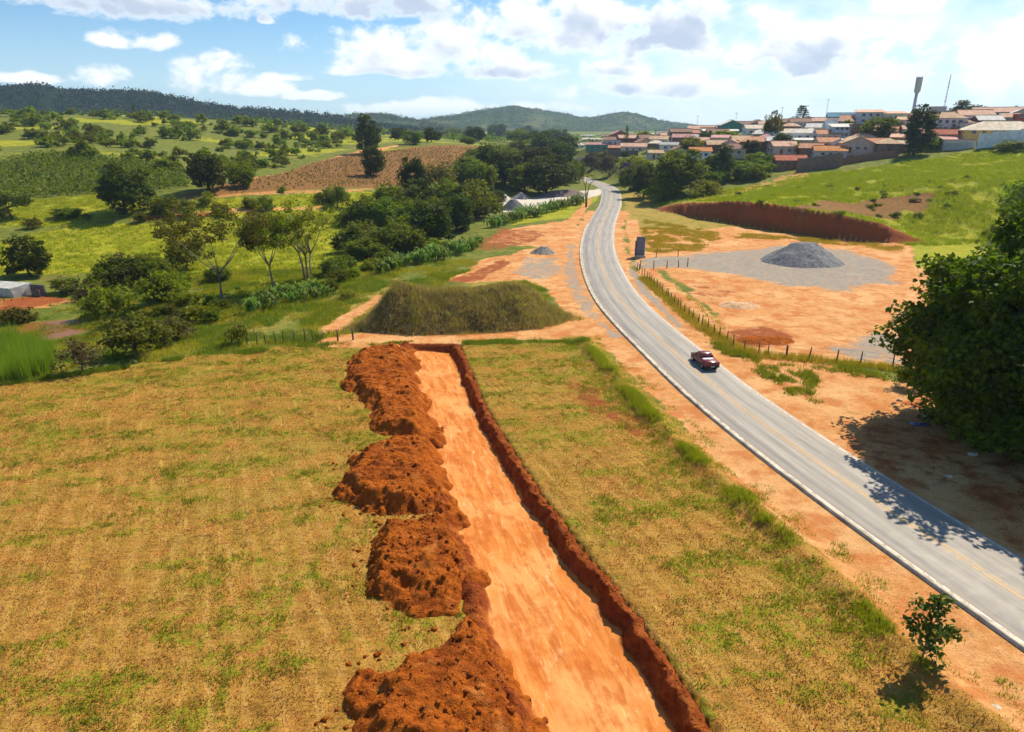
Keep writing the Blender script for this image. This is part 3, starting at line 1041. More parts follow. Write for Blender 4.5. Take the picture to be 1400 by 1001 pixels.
mo, mfld = heap('earth_mound', 'long steep mound covered in dry brown grass beyond the dug track', 'mound', mpoly, 5, 5.0, MOUND_M, .25, .30, None, 0.0, (1, 1), 71, mound_h, .85, .7)

# ------------------------------------------------------------------ gravel and sand heaps
GRAV = mat_plain('grey_gravel', (.21, .205, .205), .95, .1, .3, 2.0, .05)
GRAV2 = mat_plain('dark_gravel', (.15, .15, .155), .95, .1, .3, 2.0, .05)
SAND = mat_plain('pale_sand', (.56, .50, .42), .95, .1, .18, 1.5, .05)


def ell(px, py, a, b_, z=None, nseg=14):
    g = ground(px, py)
    return [(g[0] + a * math.cos(2 * math.pi * i / nseg), g[1] + b_ * math.sin(2 * math.pi * i / nseg)) for i in range(nseg)]


heap('gravel_heap', 'large cone of grey gravel in the open lot on the right', 'gravel heap', ell(1096, 358, 8.2, 6.6), 3.9, 5.6, GRAV, .3, .22, None, None, (1, 1), 81, None, .95)
heap('gravel_heap', 'dark grey gravel heap in front of the pale sand yard left of the road', 'gravel heap', ell(702, 286, 4.6, 4), 3.2, 3.6, GRAV2, .35, .15, None, None, (1, 1), 82)
heap('sand_heap', 'small pale sand heap behind the dark gravel heap', 'sand heap', ell(690, 276, 3.6, 4), 2.8, 3.2, SAND, .35, .15, None, None, (1, 1), 83)
heap('sand_heap', 'low mauve brown sand heap in the middle of the pale yard', 'sand heap', ell(712, 272, 4.2, 4), 2.6, 3.6, mat_plain('brown_sand', (.38, .30, .26), .95, .1, .2, 1.5, .05), .35, .15, None, None, (1, 1), 84)
heap('sand_heap', 'long dark brown sand bank at the back of the pale yard', 'sand heap', ell(768, 268, 10, 5), 2.2, 4.0, mat_plain('dark_sand', (.24, .17, .15), .95, .1, .2, 1.5, .05), .4, .2, None, None, (1, 1), 85)
heap('rubble_heap', 'small grey rubble heap with weeds beside the dirt turn-off', 'rubble heap', ell(742, 346, 2.8, 2.4), 1.5, 2.0, mat_plain('grey_rubble', (.27, .25, .21), .95, .1, .4, 2.0, .1), .2, .4, None, None, (1, 1), 86)
heap('soil_heap', 'low heap of pale soil in the fenced lot above the fence corner', 'soil heap', ell(1012, 418, 3.4, 2.2), .55, 1.6, mat_plain('pale_soil', (.60, .37, .21), .95, .1, .2, 2.0, .08), .2, .3, None, None, (1, 1), 87)
heap('soil_heap', 'low spread of red soil inside the wire fence of the lot', 'soil heap', ell(1045, 466, 4.0, 2.0), .6, 1.6, EARTH, .2, .35, None, None, (1, 1), 88)

# ------------------------------------------------------------------ road
am, n, out = new_mat('worn_asphalt')
at_ = n.attr('across')
al = n.attr('along')
vec = n.combine(n.m('MULTIPLY', at_, 1.0), n.m('MULTIPLY', al, .045), 0.0)
s1 = n.noise(vec, 2.2, 4, .6)
s2 = n.noise(n.combine(at_, al, 0.0), 1.2, 5, .6)
s3 = n.noise(n.combine(at_, al, 0.0), 30.0, 2, .6)
c = n.mix(n.ss(.3, .7, s1), (.235, .205, .170), (.370, .328, .276))
c = n.mix(n.m('MULTIPLY', s3, .4), c, (.40, .355, .30))
c = n.mix(n.m('MULTIPLY', n.ss(.52, .75, s2), .5), c, (.38, .345, .300))
wheel = n.m('ABSOLUTE', n.m('SUBTRACT', n.m('ABSOLUTE', n.m('SUBTRACT', n.m('ABSOLUTE', at_), 1.85)), .75))
c = n.mix(n.ss(.0, .5, wheel, .38, 0.0), c, (.15, .145, .14))
dust = n.ss(3.0, 3.75, n.m('ADD', n.m('ABSOLUTE', at_), n.m('MULTIPLY', n.m('SUBTRACT', s2, .5), 1.1)))
c = n.mix(n.m('MULTIPLY', dust, .6), c, (.48, .31, .18))
c = n.mix(n.m('MULTIPLY', n.ss(.60, .66, n.noise(n.combine(n.m('MULTIPLY', at_, .5), n.m('MULTIPLY', al, .07), 0.0), 1.0, 3, .5)), .35), c, (.15, .14, .125))
c = n.mix(n.m('MULTIPLY', n.ss(.62, .75, n.noise(n.combine(at_, n.m('MULTIPLY', al, .3), 4.0), .8, 6, .7)), .35), c, (.50, .36, .24))
b = pbsdf(n, c, n.ss(.3, .7, s2, .55, .7), .3, bump(n, s3, .01, .5))
n.l.new(b.outputs[0], out.inputs[0])
ASPH = am


def paint(name, col, lo):
    m, n, out = new_mat(name)
    pos = n.node('ShaderNodeNewGeometry').outputs['Position']
    w = n.noise(pos, 2.2, 5, .7)
    c = n.mix(n.ss(lo, lo + .18, w), (.30, .275, .25), col)
    b = pbsdf(n, c, .6, .3)
    n.l.new(b.outputs[0], out.inputs[0])
    return m


YELLOW = paint('worn_yellow_paint', (.60, .33, .075), .34)
WHITE = paint('worn_white_paint', (.70, .66, .58), .38)
RN = normals2(ROAD)
RS = np.r_[0, np.cumsum(np.hypot(*np.diff(ROAD, axis=0).T))]


def strip(name, offs, zs, mat, attrs=False, sl=slice(None)):
    v, ac, alg = [], [], []
    for o, z in zip(offs, zs):
        p = ROAD[sl] + RN[sl] * o
        v.append(np.c_[p, np.full(len(p), z)])
        ac.append(np.full(len(p), o))
        alg.append(RS[sl])
    v = np.stack(v, 1)
    me = np_mesh(name, v.reshape(-1, 3), grid_faces(v.shape[0], v.shape[1])[:, ::-1], False,
                 {'across': np.stack(ac, 1).ravel(), 'along': np.stack(alg, 1).ravel()} if attrs else None)
    return link(name, me, mat)


h = ROAD_HALF
roado = strip('road', [-h - .25, -h, -h / 2, 0, h / 2, h, h + .35], [-.12, .06, .09, .11, .09, .06, -.12], ASPH, True)
tag(roado, kind='structure')
for s in (-1, 1):
    o = strip('lane_line', [s * .16 - .06, s * .16 + .06], [.1155 - .0009, .1155 - .0009], YELLOW)
    o.parent = roado
o = strip('edge_line', [h - .30, h - .18], [.0685, .0665], WHITE)
o.parent = roado
o = strip('edge_line', [-h + .18, -h + .30], [.0665, .0685], WHITE)
o.parent = roado
KERB = mat_plain('pale_concrete_kerb', (.50, .43, .32), .85, .2, .45, .7, .02)
ks = slice(0, int(np.argmin(np.hypot(*(ROAD - np.array(at_z(804, 305))).T))))
kb = strip('kerb', [-h - .34, -h - .30, -h - .02, -h + .02], [-.1, .20, .20, .0], KERB, False, ks)
tag(kb, kind='structure')

# ------------------------------------------------------------------ pond
wm, n, out = new_mat('muddy_water')
pos = n.node('ShaderNodeNewGeometry').outputs['Position']
b = pbsdf(n, (.24, .095, .025), .30, .25, bump(n, n.noise(pos, 3.0, 3), .01, .4))
n.l.new(b.outputs[0], out.inputs[0])
pg = ground(70, 454)
pts = [(pg[0] + (8.5 + 1.6 * math.sin(3 * a + 1)) * math.cos(a), pg[1] + (6.6 + 1.0 * math.sin(2 * a)) * math.sin(a), pg[2] + .18) for a in np.linspace(0, 2 * math.pi, 40, endpoint=False)]
o = MB().poly(pts, [list(range(40))]).build('pond', wm)
tag(o, kind='structure')

# ------------------------------------------------------------------ far hills
def hills_mat(name, a, b_, cc):
    m, n, out = new_mat(name)
    pos = n.node('ShaderNodeNewGeometry').outputs['Position']
    f1, f2 = n.noise(pos, .006, 5, .6), n.noise(pos, .05, 5, .65)
    c = n.mix(n.ss(.35, .65, f2), a, b_)
    c = n.mix(n.m('MULTIPLY', n.ss(.52, .62, f1), .8), c, cc)
    bs = pbsdf(n, c, .95, .05, bump(n, f2, 14.0, 1.0))
    n.l.new(bs.outputs[0], out.inputs[0])
    return m


def hills(name, prof, D, depth_f, depth_b, mat, seed, spur=.25, naz=420):
    pr = np.array([(math.atan2(ray(a, b)[0], ray(a, b)[1]), ray(a, b)[2] / math.hypot(ray(a, b)[0], ray(a, b)[1])) for a, b in prof])
    az = np.linspace(pr[0, 0], pr[-1, 0], naz)
    el = np.interp(az, pr[:, 0], pr[:, 1])
    rr = np.r_[np.linspace(-depth_f, 0, 44), np.linspace(0, depth_b, 14)[1:]]
    A, R = np.meshgrid(az, rr)
    Dv = D * (1 + .06 * np.sin(A * 5 + seed))
    H = CAM_H + np.interp(A, az, el) * Dv
    bell = np.where(R < 0, sst(-depth_f, 0, R) ** 1.1, 1 - sst(0, depth_b, R))
    x = np.sin(A) * (Dv + R)
    y = np.cos(A) * (Dv + R)
    sp_ = (fbm(A * 26, R / depth_f * 1.6 + 3, 4, seed) - .5)
    hgt = (H + 12) * bell * (1 + spur * 1.6 * sp_ * (1 - np.abs(1 - bell) ** .0) * 0) - 12
    hgt = hgt + spur * (H + 12) * sp_ * 4 * bell * (1 - bell)
    hgt = hgt + (fbm(x / 14, y / 14, 3, seed + 5) - .5) * 7 * np.clip(bell * 3, 0, 1)
    v = np.stack([x, y, hgt], -1).reshape(-1, 3)
    o = link(name, np_mesh(name, v, grid_faces(len(rr), len(az))[:, ::-1], True), mat)
    tag(o, kind='structure')
    return x, y, hgt, bell


HM1 = hills_mat('cloud_shaded_forested_hill', (.006, .012, .005), (.014, .024, .008), (.022, .034, .010))  # cloud shadow on the left hill is put into this darker forest colour
HM2 = hills_mat('hill_pasture_and_wood', (.022, .042, .012), (.060, .085, .022), (.13, .135, .045))
hx1 = hills('hills', [(-700, 150), (-300, 122), (0, 121), (30, 119), (50, 116), (70, 121), (95, 126), (150, 127), (200, 128), (250, 138), (300, 148), (340, 151), (400, 155), (445, 158),
                      (480, 166), (520, 172), (600, 181), (680, 190)], 1500, 520, 600, HM1, 5)
hx2 = hills('hills', [(330, 176), (400, 166), (440, 161), (480, 158), (520, 157), (545, 160), (570, 166), (620, 176), (700, 186)], 1950, 450, 500, HM2, 8, naz=260)
hx3 = hills('hills', [(500, 182), (545, 171), (575, 164), (610, 160), (640, 154), (670, 149), (703, 144), (735, 151), (780, 158), (802, 161), (828, 157), (850, 153), (870, 155), (905, 166),
                      (960, 174), (1050, 180), (1200, 176), (1400, 172), (1800, 150), (2300, 160)], 2700, 900, 800, HM2, 12)
# ================================================================== VEGETATION
def leaf_quads(c, size, rng, up=0.35, aspect=1.6):
    """randomly turned leaf-like quads around points c"""
    N = len(c)
    nrm = rng.normal(size=(N, 3))
    nrm[:, 2] = np.abs(nrm[:, 2]) + up
    nrm /= np.linalg.norm(nrm, axis=1)[:, None]
    t = np.cross(nrm, rng.normal(size=(N, 3)))
    t /= np.linalg.norm(t, axis=1)[:, None] + 1e-9
    b = np.cross(nrm, t)
    s = (size * rng.uniform(.6, 1.35, N))[:, None]
    p0 = c - t * s * aspect * .5
    p1 = c + b * s * .5 + nrm * s * .08
    p2 = c + t * s * aspect * .5 - nrm * s * .15
    p3 = c - b * s * .5 + nrm * s * .08
    v = np.stack([p0, p1, p2, p3], 1).reshape(-1, 3)
    return v, np.arange(4 * N).reshape(N, 4)


def crown_mesh(name, rng, rx, ry, rz, cz, clumps, per, clump_r, leaf, hollow=.35, low=-1.0, centers=None, tint_by=.65):
    """crown of many leaf clumps"""
    if centers is None:
        cs = []
        while len(cs) < clumps:
            p = rng.normal(size=3)
            p /= np.linalg.norm(p)
            r = rng.uniform(hollow, 1.0) ** .6
            if p[2] < low:
                continue
            wob = 1 + .22 * math.sin(3 * p[0] + 5 * p[1] + rng.uniform(0, 1))
            cs.append(p * r * wob * (rx, ry, rz) + (0, 0, cz))
        centers = np.array(cs)
    out, tint = [], []
    for c in centers:
        r = clump_r * rng.uniform(.6, 1.35)
        q = rng.normal(size=(per, 3))
        q /= np.linalg.norm(q, axis=1)[:, None]
        q *= (rng.uniform(.25, 1, (per, 1)) ** .5) * r * (1.15, 1.15, .8)
        out.append(c + q)
        tint.append(np.clip(rng.uniform(.15, .85) * tint_by + rng.uniform(0, 1, per) * (1 - tint_by), 0, 1))
    pts = np.concatenate(out)
    v, f = leaf_quads(pts, leaf, rng)
    return np_mesh(name, v, f, False, None, {'tint': np.concatenate(tint)}), centers


def trunk_mesh(name, rng, h, r0, tips, fork=.45, nb=6, lean=.0):
    mb = MB()
    top = Vector((rng.uniform(-.1, .1) * h * (1 + lean * 3), rng.uniform(-.1, .1) * h, h * fork))
    mb.tube([(0, 0, -.3), (0, 0, .05), tuple(top * .5 + Vector((rng.uniform(-.05, .05) * h, 0, 0))), tuple(top)], [r0 * 1.5, r0 * 1.1, r0 * .85, r0 * .7], 8)
    if len(tips):
        for i in rng.choice(len(tips), min(nb, len(tips)), replace=False):
            t = Vector(tips[i])
            m_ = top.lerp(t, .5) + Vector((rng.uniform(-.06, .06) * h, rng.uniform(-.06, .06) * h, -.03 * h))
            mb.tube([tuple(top * .96), tuple(m_), tuple(t)], [r0 * .5, r0 * .3, r0 * .1], 5)
    bmesh.ops.recalc_face_normals(mb.bm, faces=list(mb.bm.faces))
    me = bpy.data.meshes.new(name)
    mb.bm.to_mesh(me)
    mb.bm.free()
    return me


BARK = mat_plain('grey_brown_bark', (.12, .085, .06), .95, .1, .35, 3.0, .03)
BARK2 = mat_plain('pale_bark', (.23, .18, .13), .95, .1, .3, 3.0, .03)
L_DARK = mat_leaf('dark_tree_leaves', (.022, .036, .004), (.115, .128, .012), .36)
L_MID = mat_leaf('mid_green_leaves', (.055, .086, .005), (.215, .240, .014), .48)
L_LITE = mat_leaf('light_green_leaves', (.115, .150, .006), (.320, .325, .020), .50)
L_OLIVE = mat_leaf('olive_leaves', (.082, .086, .009), (.240, .225, .026), .45)
L_BIG = mat_leaf('glossy_dark_leaves', (.026, .052, .004), (.190, .235, .010), .46, .55, .10, 0)
L_CANE = mat_leaf('cane_leaves', (.070, .135, .012), (.210, .285, .040), .40, .5, .2)
L_PURP = mat_leaf('purple_blossom', (.10, .045, .22), (.26, .14, .46), .3)
L_BROWN = mat_leaf('dry_brown_leaves', (.075, .050, .024), (.17, .125, .055), .25)
L_HILL = mat_leaf('hillside_bush_leaves', (.085, .118, .008), (.250, .265, .020), .48, .6, .1, .30)

PROTO = {}


def proto(kind, i, w, h, cm, tm, lm, bm_):
    PROTO.setdefault(kind, []).append((w, h, cm, tm, lm, bm_))


for i in range(4):       # dense round tree
    r = np.random.default_rng(100 + i)
    cm, cs = crown_mesh('dense_crown', r, 3.8, 3.8, 3.7, 4.3, 120, 62, .95, .30, .5, -.92)
    proto('dense', i, 9.6, 8.6, cm, trunk_mesh('trunk', r, 8, .28, cs, .34), L_DARK, BARK)
for i in range(3):       # mid green bushy tree
    r = np.random.default_rng(200 + i)
    cm, cs = crown_mesh('bushy_crown', r, 3.6, 3.6, 3.0, 3.3, 85, 56, .95, .30, .4, -.92)
    proto('bushy', i, 9.0, 7.0, cm, trunk_mesh('trunk', r, 6, .2, cs, .3), L_MID, BARK)
for i in range(3):       # light green loose bush
    r = np.random.default_rng(300 + i)
    cm, cs = crown_mesh('loose_crown', r, 2.6, 2.6, 1.6, 1.7, 44, 44, .75, .25, .2, -.8)
    proto('loose', i, 6.6, 3.9, cm, trunk_mesh('trunk', r, 3, .1, cs, .25), L_LITE, BARK)
for i in range(3):       # olive bush
    r = np.random.default_rng(350 + i)
    cm, cs = crown_mesh('olive_crown', r, 2.6, 2.6, 1.9, 2.1, 46, 46, .75, .23, .2, -.8)
    proto('olive', i, 6.6, 4.7, cm, trunk_mesh('trunk', r, 4, .12, cs, .25), L_OLIVE, BARK)
for i in range(3):       # umbrella shaped pasture tree
    r = np.random.default_rng(400 + i)
    cm, cs = crown_mesh('umbrella_crown', r, 3.9, 3.9, 1.4, 4.1, 60, 50, .8, .27, .3, -.5)
    proto('umbrella', i, 9.4, 6.2, cm, trunk_mesh('trunk', r, 5.5, .22, cs, .5, 9), L_DARK, BARK)
r = np.random.default_rng(500)          # tall oval evergreen
cm, cs = crown_mesh('oval_crown', r, 3.3, 3.3, 7.0, 8.2, 150, 40, 1.0, .42, .5, -.95)
proto('column', 0, 8.0, 16.0, cm, trunk_mesh('trunk', r, 15, .35, cs, .2), L_DARK, BARK)
for i in range(2):                      # feathery conifer
    r = np.random.default_rng(520 + i)
    cc = []
    for lv in range(9):
        for j in range(7):
            a = j * .9 + lv * .5 + r.uniform(-.3, .3)
            rad = (1 - lv / 10.0) * 3.0 * r.uniform(.5, 1)
            cc.append((rad * math.cos(a), rad * math.sin(a), 2.6 + lv * 1.1))
    cm, cs = crown_mesh('conifer_crown', r, 1, 1, 1, 0, 0, 26, .65, .3, centers=np.array(cc))
    proto('conifer', i, 7.0, 12.5, cm, trunk_mesh('trunk', r, 12, .25, cs, .85), L_DARK, BARK)
for i in range(2):                      # purple flowering tree
    r = np.random.default_rng(540 + i)
    cm, cs = crown_mesh('blossom_crown', r, 2.8, 2.8, 2.2, 3.6, 40, 34, .8, .32, .3, -.7)
    proto('purple', i, 7.0, 6.4, cm, trunk_mesh('trunk', r, 6, .2, cs, .35), L_PURP, BARK)
for i in range(2):                      # dry, twiggy brown bush
    r = np.random.default_rng(560 + i)
    cm, cs = crown_mesh('twiggy_crown', r, 2.2, 2.2, 1.6, 1.9, 44, 30, .6, .17, .1, -.7)
    proto('brown', i, 5.4, 4.0, cm, trunk_mesh('trunk', r, 3.5, .1, cs, .2, 16), L_BROWN, BARK)


def plant(kind, px, py, wpx, hpx, label, name='tree', cat='tree', group=None, var=None, leaf=None, bark=None, P=None):
    g = ground(px, py) if P is None else np.array(P, float)
    fw = g[1] * CP - (g[2] - CAM_H) * SP
    W_, H_ = wpx * fw / FPX, hpx * fw / FPX
    pr = PROTO[kind]
    w, h, cm, tm, lm, bk = pr[random.randrange(len(pr)) if var is None else var % len(pr)]
    root = empty(name, g - np.array((0, 0, .05)), random.uniform(0, 6.28))
    root.scale = (W_ / w, W_ / w, H_ / h)
    tag(root, label, cat, group)
    for nm, me, mt in (('crown', cm, leaf or lm), ('trunk', tm, bark or bk)):
        o = bpy.data.objects.new(nm, me)
        COL.objects.link(o)
        if not me.materials:
            me.materials.append(mt)
        o.material_slots[0].link = 'OBJECT'
        o.material_slots[0].material = mt
        o.parent = root
    return root


# ---------- single trees of the valley (left and middle)
plant('dense', 172, 292, 80, 66, 'large round dark tree standing in the pasture at the left', leaf=L_DARK, var=0)
plant('dense', 285, 262, 62, 52, 'dark round tree at the left tip of the ploughed field', var=1)
plant('bushy', 333, 256, 44, 34, 'bushy tree just right of the dark tree at the tip of the ploughed field', var=1)
plant('dense', 504, 210, 40, 48, 'dark tree on the ridge at the top left corner of the ploughed field', var=2)
plant('dense', 511, 241, 36, 42, 'round tree with a short trunk inside the ploughed field', var=3)
plant('dense', 566, 268, 42, 52, 'tall dark tree at the lower edge of the ploughed field', var=0)
plant('olive', 463, 285, 40, 38, 'olive green bushy tree below the ploughed field', var=0)
plant('umbrella', 18, 299, 56, 34, 'flat-topped dark tree beside the red dirt patch at the left edge', var=0)
plant('dense', 42, 378, 62, 54, 'round dark tree above the concrete tank at the left edge', var=2)
plant('bushy', 228, 292, 50, 26, 'small bushy tree right of the large round dark tree', var=1)
plant('bushy', 408, 184, 26, 16, 'small dark round tree on the green ridge left of centre')
plant('conifer', 185, 162, 8, 20, 'lone thin conifer rising over the ridge at the left', var=0, leaf=L_DARK)
plant('dense', 590, 335, 78, 60, 'large dark tree in the creek thicket, deepest in shade', var=1)
plant('dense', 625, 316, 64, 52, 'dark tree right of the deepest shaded tree in the creek thicket', var=3)
plant('bushy', 548, 345, 80, 46, 'mid green bushy tree at the near end of the creek thicket', var=0)
plant('bushy', 525, 312, 70, 44, 'bushy tree on the pasture side of the creek thicket', var=2)
plant('olive', 655, 300, 70, 56, 'olive tree at the road end of the creek thicket', var=1)
plant('bushy', 530, 280, 50, 30, 'low bushy tree between the pasture and the creek thicket', var=1)
plant('olive', 600, 262, 66, 44, 'greyish olive tree right of the tall dark tree below the ploughed field', var=2)
ORD = ['leftmost', 'second', 'third', 'fourth', 'fifth', 'sixth', 'seventh', 'eighth', 'ninth', 'tenth', 'eleventh', 'twelfth', 'thirteenth', 'fourteenth', 'fifteenth', 'sixteenth', 'seventeenth', 'eighteenth',
       'nineteenth', 'twentieth', 'twenty-first', 'twenty-second', 'twenty-third', 'twenty-fourth', 'twenty-fifth', 'twenty-sixth', 'twenty-seventh', 'twenty-eighth', 'twenty-ninth', 'thirtieth', 'thirty-first', 'thirty-second', 'thirty-third', 'thirty-fourth', 'thirty-fifth', 'thirty-sixth', 'thirty-seventh', 'thirty-eighth', 'thirty-ninth', 'fortieth', 'forty-first', 'forty-second', 'forty-third', 'forty-fourth', 'forty-fifth', 'forty-sixth', 'forty-seventh', 'forty-eighth', 'forty-ninth', 'fiftieth']


def nth(i, seq, what, where):
    rank = sorted(range(len(seq)), key=lambda q: seq[q][0]).index(i)
    if rank == len(seq) - 1:
        return f'rightmost {what} {where}'
    return f'leftmost {what} {where}' if rank == 0 else f'{what}, {ORD[rank]} from the left {where}'


valley = [(650, 262, 70, 52, 'bushy'), (690, 255, 64, 46, 'dense'), (668, 238, 54, 34, 'bushy'), (716, 262, 60, 44, 'bushy'), (748, 266, 76, 52, 'dense'), (735, 240, 60, 40, 'dense'),
          (700, 232, 50, 34, 'bushy'), (765, 238, 56, 44, 'dense'), (742, 220, 56, 34, 'dense'), (772, 216, 46, 30, 'dense'), (710, 214, 44, 24, 'bushy'), (680, 216, 40, 22, 'olive'),
          (650, 222, 40, 24, 'olive'), (640, 240, 44, 28, 'bushy'), (615, 282, 60, 36, 'bushy'), (640, 288, 54, 36, 'dense'), (785, 250, 34, 30, 'bushy'), (600, 300, 50, 34, 'olive')]
for i, (a, b_, c_, d_, kd) in enumerate(valley):
    plant(kd, a, b_, c_, d_, nth(i, valley, 'valley tree', 'among the trees crowded behind the sand yard'), group='crowded valley trees', var=i)
mid = [(565, 197, 34, 22), (545, 192, 28, 18), (590, 194, 30, 18), (620, 190, 34, 18), (650, 194, 36, 20), (680, 190, 34, 20), (710, 196, 40, 22), (740, 200, 40, 22), (765, 198, 34, 20),
       (470, 190, 26, 16), (440, 186, 22, 14), (600, 184, 22, 12), (640, 182, 26, 13), (675, 183, 22, 12), (720, 186, 26, 13), (755, 187, 26, 13), (530, 184, 22, 12)]
for i, (a, b_, c_, d_) in enumerate(mid):
    plant('dense' if i % 3 else 'bushy', a, b_, c_, d_, nth(i, mid, 'dark tree', 'in the tree line behind the ploughed field'), group='tree line behind the ploughed field', var=i)

# ---------- bushes and trees on the creek banks at the left
plant('bushy', 205, 388, 66, 46, 'bushy dark tree left of the tall airy tree', var=0)
plant('bushy', 165, 392, 70, 46, 'dark glossy bush behind the lawn by the pond', var=2, leaf=L_DARK)
plant('loose', 150, 432, 80, 46, 'light green bush beside the lawn near the pond', var=0)
plant('loose', 225, 412, 70, 52, 'bright broad-leaved bush on the creek bank', var=1)
plant('olive', 255, 368, 60, 50, 'olive bush under the left branches of the tall airy tree', var=1)
plant('olive', 190, 486, 110, 66, 'wide open-branched bush casting a long shadow on the field edge', var=0, leaf=L_OLIVE)
plant('brown', 112, 508, 64, 56, 'dry brown twiggy bush at the field edge near the reeds', var=0)
plant('olive', 238, 468, 70, 40, 'low olive bush between the open bush and the grassy clump', var=2)
plant('loose', 275, 440, 70, 32, 'low green bush on the slope behind the fence', var=2)
plant('olive', 90, 400, 56, 26, 'small bush behind the plank by the pond', var=0)
plant('loose', 25, 440, 60, 26, 'scrubby bush on the near side of the red yard', var=1, leaf=L_OLIVE)
plant('bushy', 300, 385, 40, 24, 'small dark bush behind the trunk of the tall airy tree', var=0)
plant('bushy', 95, 296, 44, 14, 'low bush along the dirt path in the left pasture', var=0)
plant('bushy', 460, 375, 60, 26, 'low dark bush at the foot of the three-stemmed airy tree', var=1)
plant('bushy', 500, 352, 70, 30, 'dark bush between the three-stemmed tree and the thicket', var=2)
plant('loose', 480, 306, 60, 24, 'low green bush in the middle of the bright pasture', var=0, leaf=L_MID)
plant('olive', 45, 312, 30, 18, 'small olive bush on the dirt path in the left pasture', var=1)


def thicket(poly, n_, kinds, wr, hr, seed, what, where, group, name='tree', cat='tree', leafs=None):
    rr = np.random.default_rng(seed)
    P_ = np.array(poly, float)
    spots = []
    while len(spots) < n_:
        q = rr.uniform(P_.min(0), P_.max(0))
        if sd_poly(np.array([q[0]]), np.array([q[1]]), poly)[0] > 0:
            spots.append((q[0], q[1]))
    for i, (a, b_) in enumerate(spots):
        w_ = rr.uniform(*wr)
        plant(kinds[i % len(kinds)], a, b_, w_, w_ * rr.uniform(*hr), nth(i, spots, what, where), name, cat, group, i, leafs[i % len(leafs)] if leafs else None)


thicket([(60, 402), (130, 380), (210, 365), (290, 378), (330, 420), (300, 452), (220, 478), (140, 470), (170, 430), (100, 412)], 26, ['loose', 'olive', 'bushy', 'brown', 'loose'], (26, 62), (.45, .75), 31,
        'creekside bush', 'on the bank between pond and airy trees', 'creekside bushes', 'bush', 'bush', [L_LITE, L_OLIVE, L_MID, L_BROWN, L_MID])
thicket([(470, 300), (540, 285), (600, 270), (670, 252), (690, 285), (650, 312), (600, 335), (520, 352), (480, 345)], 26, ['bushy', 'olive', 'dense', 'loose'], (34, 62), (.55, .85), 32,
        'bushy tree', 'in the dense belt between bright pasture and cane row', 'trees of the dense middle belt', 'tree', 'tree', [L_MID, L_OLIVE, L_DARK, L_LITE])
thicket([(0, 300), (110, 292), (230, 296), (340, 262), (480, 262), (480, 276), (360, 290), (240, 312), (120, 305), (0, 312)], 18, ['olive', 'loose', 'bushy'], (16, 34), (.5, .8), 33,
        'small bush', 'along the dirt path across the left pasture', 'bushes along the pasture path', 'bush', 'bush', [L_OLIVE, L_LITE, L_MID])
thicket([(862, 258), (900, 250), (960, 240), (1040, 226), (1050, 243), (985, 262), (930, 280), (885, 284)], 20, ['bushy', 'loose', 'dense'], (24, 46), (.5, .8), 34,
        'roadside bush', 'on the slope below the town houses', 'bushes below the town', 'bush', 'bush', [L_MID, L_LITE, L_MID])
thicket([(440, 400), (480, 372), (560, 345), (640, 330), (655, 336), (560, 372), (470, 412)], 12, ['loose', 'olive'], (24, 44), (.4, .6), 35,
        'low green bush', 'along the path behind the cane row', 'low bushes behind the mound', 'bush', 'bush', [L_LITE, L_MID])
thicket([(800, 215), (900, 205), (1000, 195), (1100, 185), (1230, 175), (1380, 165), (1380, 180), (1230, 200), (1060, 215), (900, 222)], 26, ['bushy', 'dense', 'loose'], (10, 24), (.6, 1.0), 36,
        'garden tree', 'among the town houses', 'garden trees of the town', 'tree', 'tree', [L_MID, L_DARK, L_LITE])


# ---------- airy trees with visible branches
def airy(px, py, wpx, hpx, label, stems, seed, leafmat, clumps=60, per=34, crown_lo=.42):
    g = ground(px, py)
    fw = g[1] * CP - (g[2] - CAM_H) * SP
    Wd, Hd = wpx * fw / FPX, hpx * fw / FPX
    r = np.random.default_rng(seed)
    root = empty('airy_tree', g, 0)
    tag(root, label, 'tree')
    mb = MB()
    tips = []
    for s in range(stems):
        bx = (s - (stems - 1) / 2) * .55
        fork = Vector((bx * 1.6 + r.uniform(-.3, .3), r.uniform(-.3, .3), Hd * r.uniform(.30, .36)))
        mb.tube([(bx, 0, -.4), (bx * 1.2, .05, Hd * .15), tuple(fork)], [.26, .2, .16], 7)
        for j in range(5):
            a = r.uniform(0, 6.28) if stems > 1 else j * 1.26 + r.uniform(-.3, .3)
            e = fork + Vector((math.cos(a) * Wd * .30 * r.uniform(.6, 1.1), math.sin(a) * Wd * .30, Hd * r.uniform(.22, .36)))
            mb.tube([tuple(fork), tuple(fork.lerp(e, .5) + Vector((0, 0, -.02 * Hd))), tuple(e)], [.12, .085, .05], 5)
            for q in range(4):
                a2 = a + r.uniform(-1.3, 1.3)
                e2 = e + Vector((math.cos(a2) * Wd * .2, math.sin(a2) * Wd * .2, Hd * r.uniform(.02, .3)))
                mb.tube([tuple(e), tuple(e2)], [.05, .02], 4)
                tips.append(e2)
                tips.append(e.lerp(e2, .55))
    mb.build('trunk', BARK2, root)
    cc = np.array([tips[i % len(tips)] for i in range(clumps)]) + r.normal(size=(clumps, 3)) * (.9, .9, .75)
    cc[:, 2] = np.minimum(cc[:, 2], Hd * .97)
    cm, _ = crown_mesh('airy_crown', r, 1, 1, 1, 0, 0, per * 2, .95, .25, centers=cc)
    link('crown', cm, leafmat, root)
    return root


airy(305, 417, 140, 140, 'tall airy tree with a forked trunk standing behind the field fence', 1, 1, L_OLIVE, 130, 34)
airy(374, 398, 62, 98, 'slim airy tree with a single straight trunk right of the forked one', 1, 2, L_MID, 60, 30)
airy(421, 383, 84, 108, 'airy tree with several thin stems in front of the bright pasture', 3, 3, L_LITE, 110, 22)

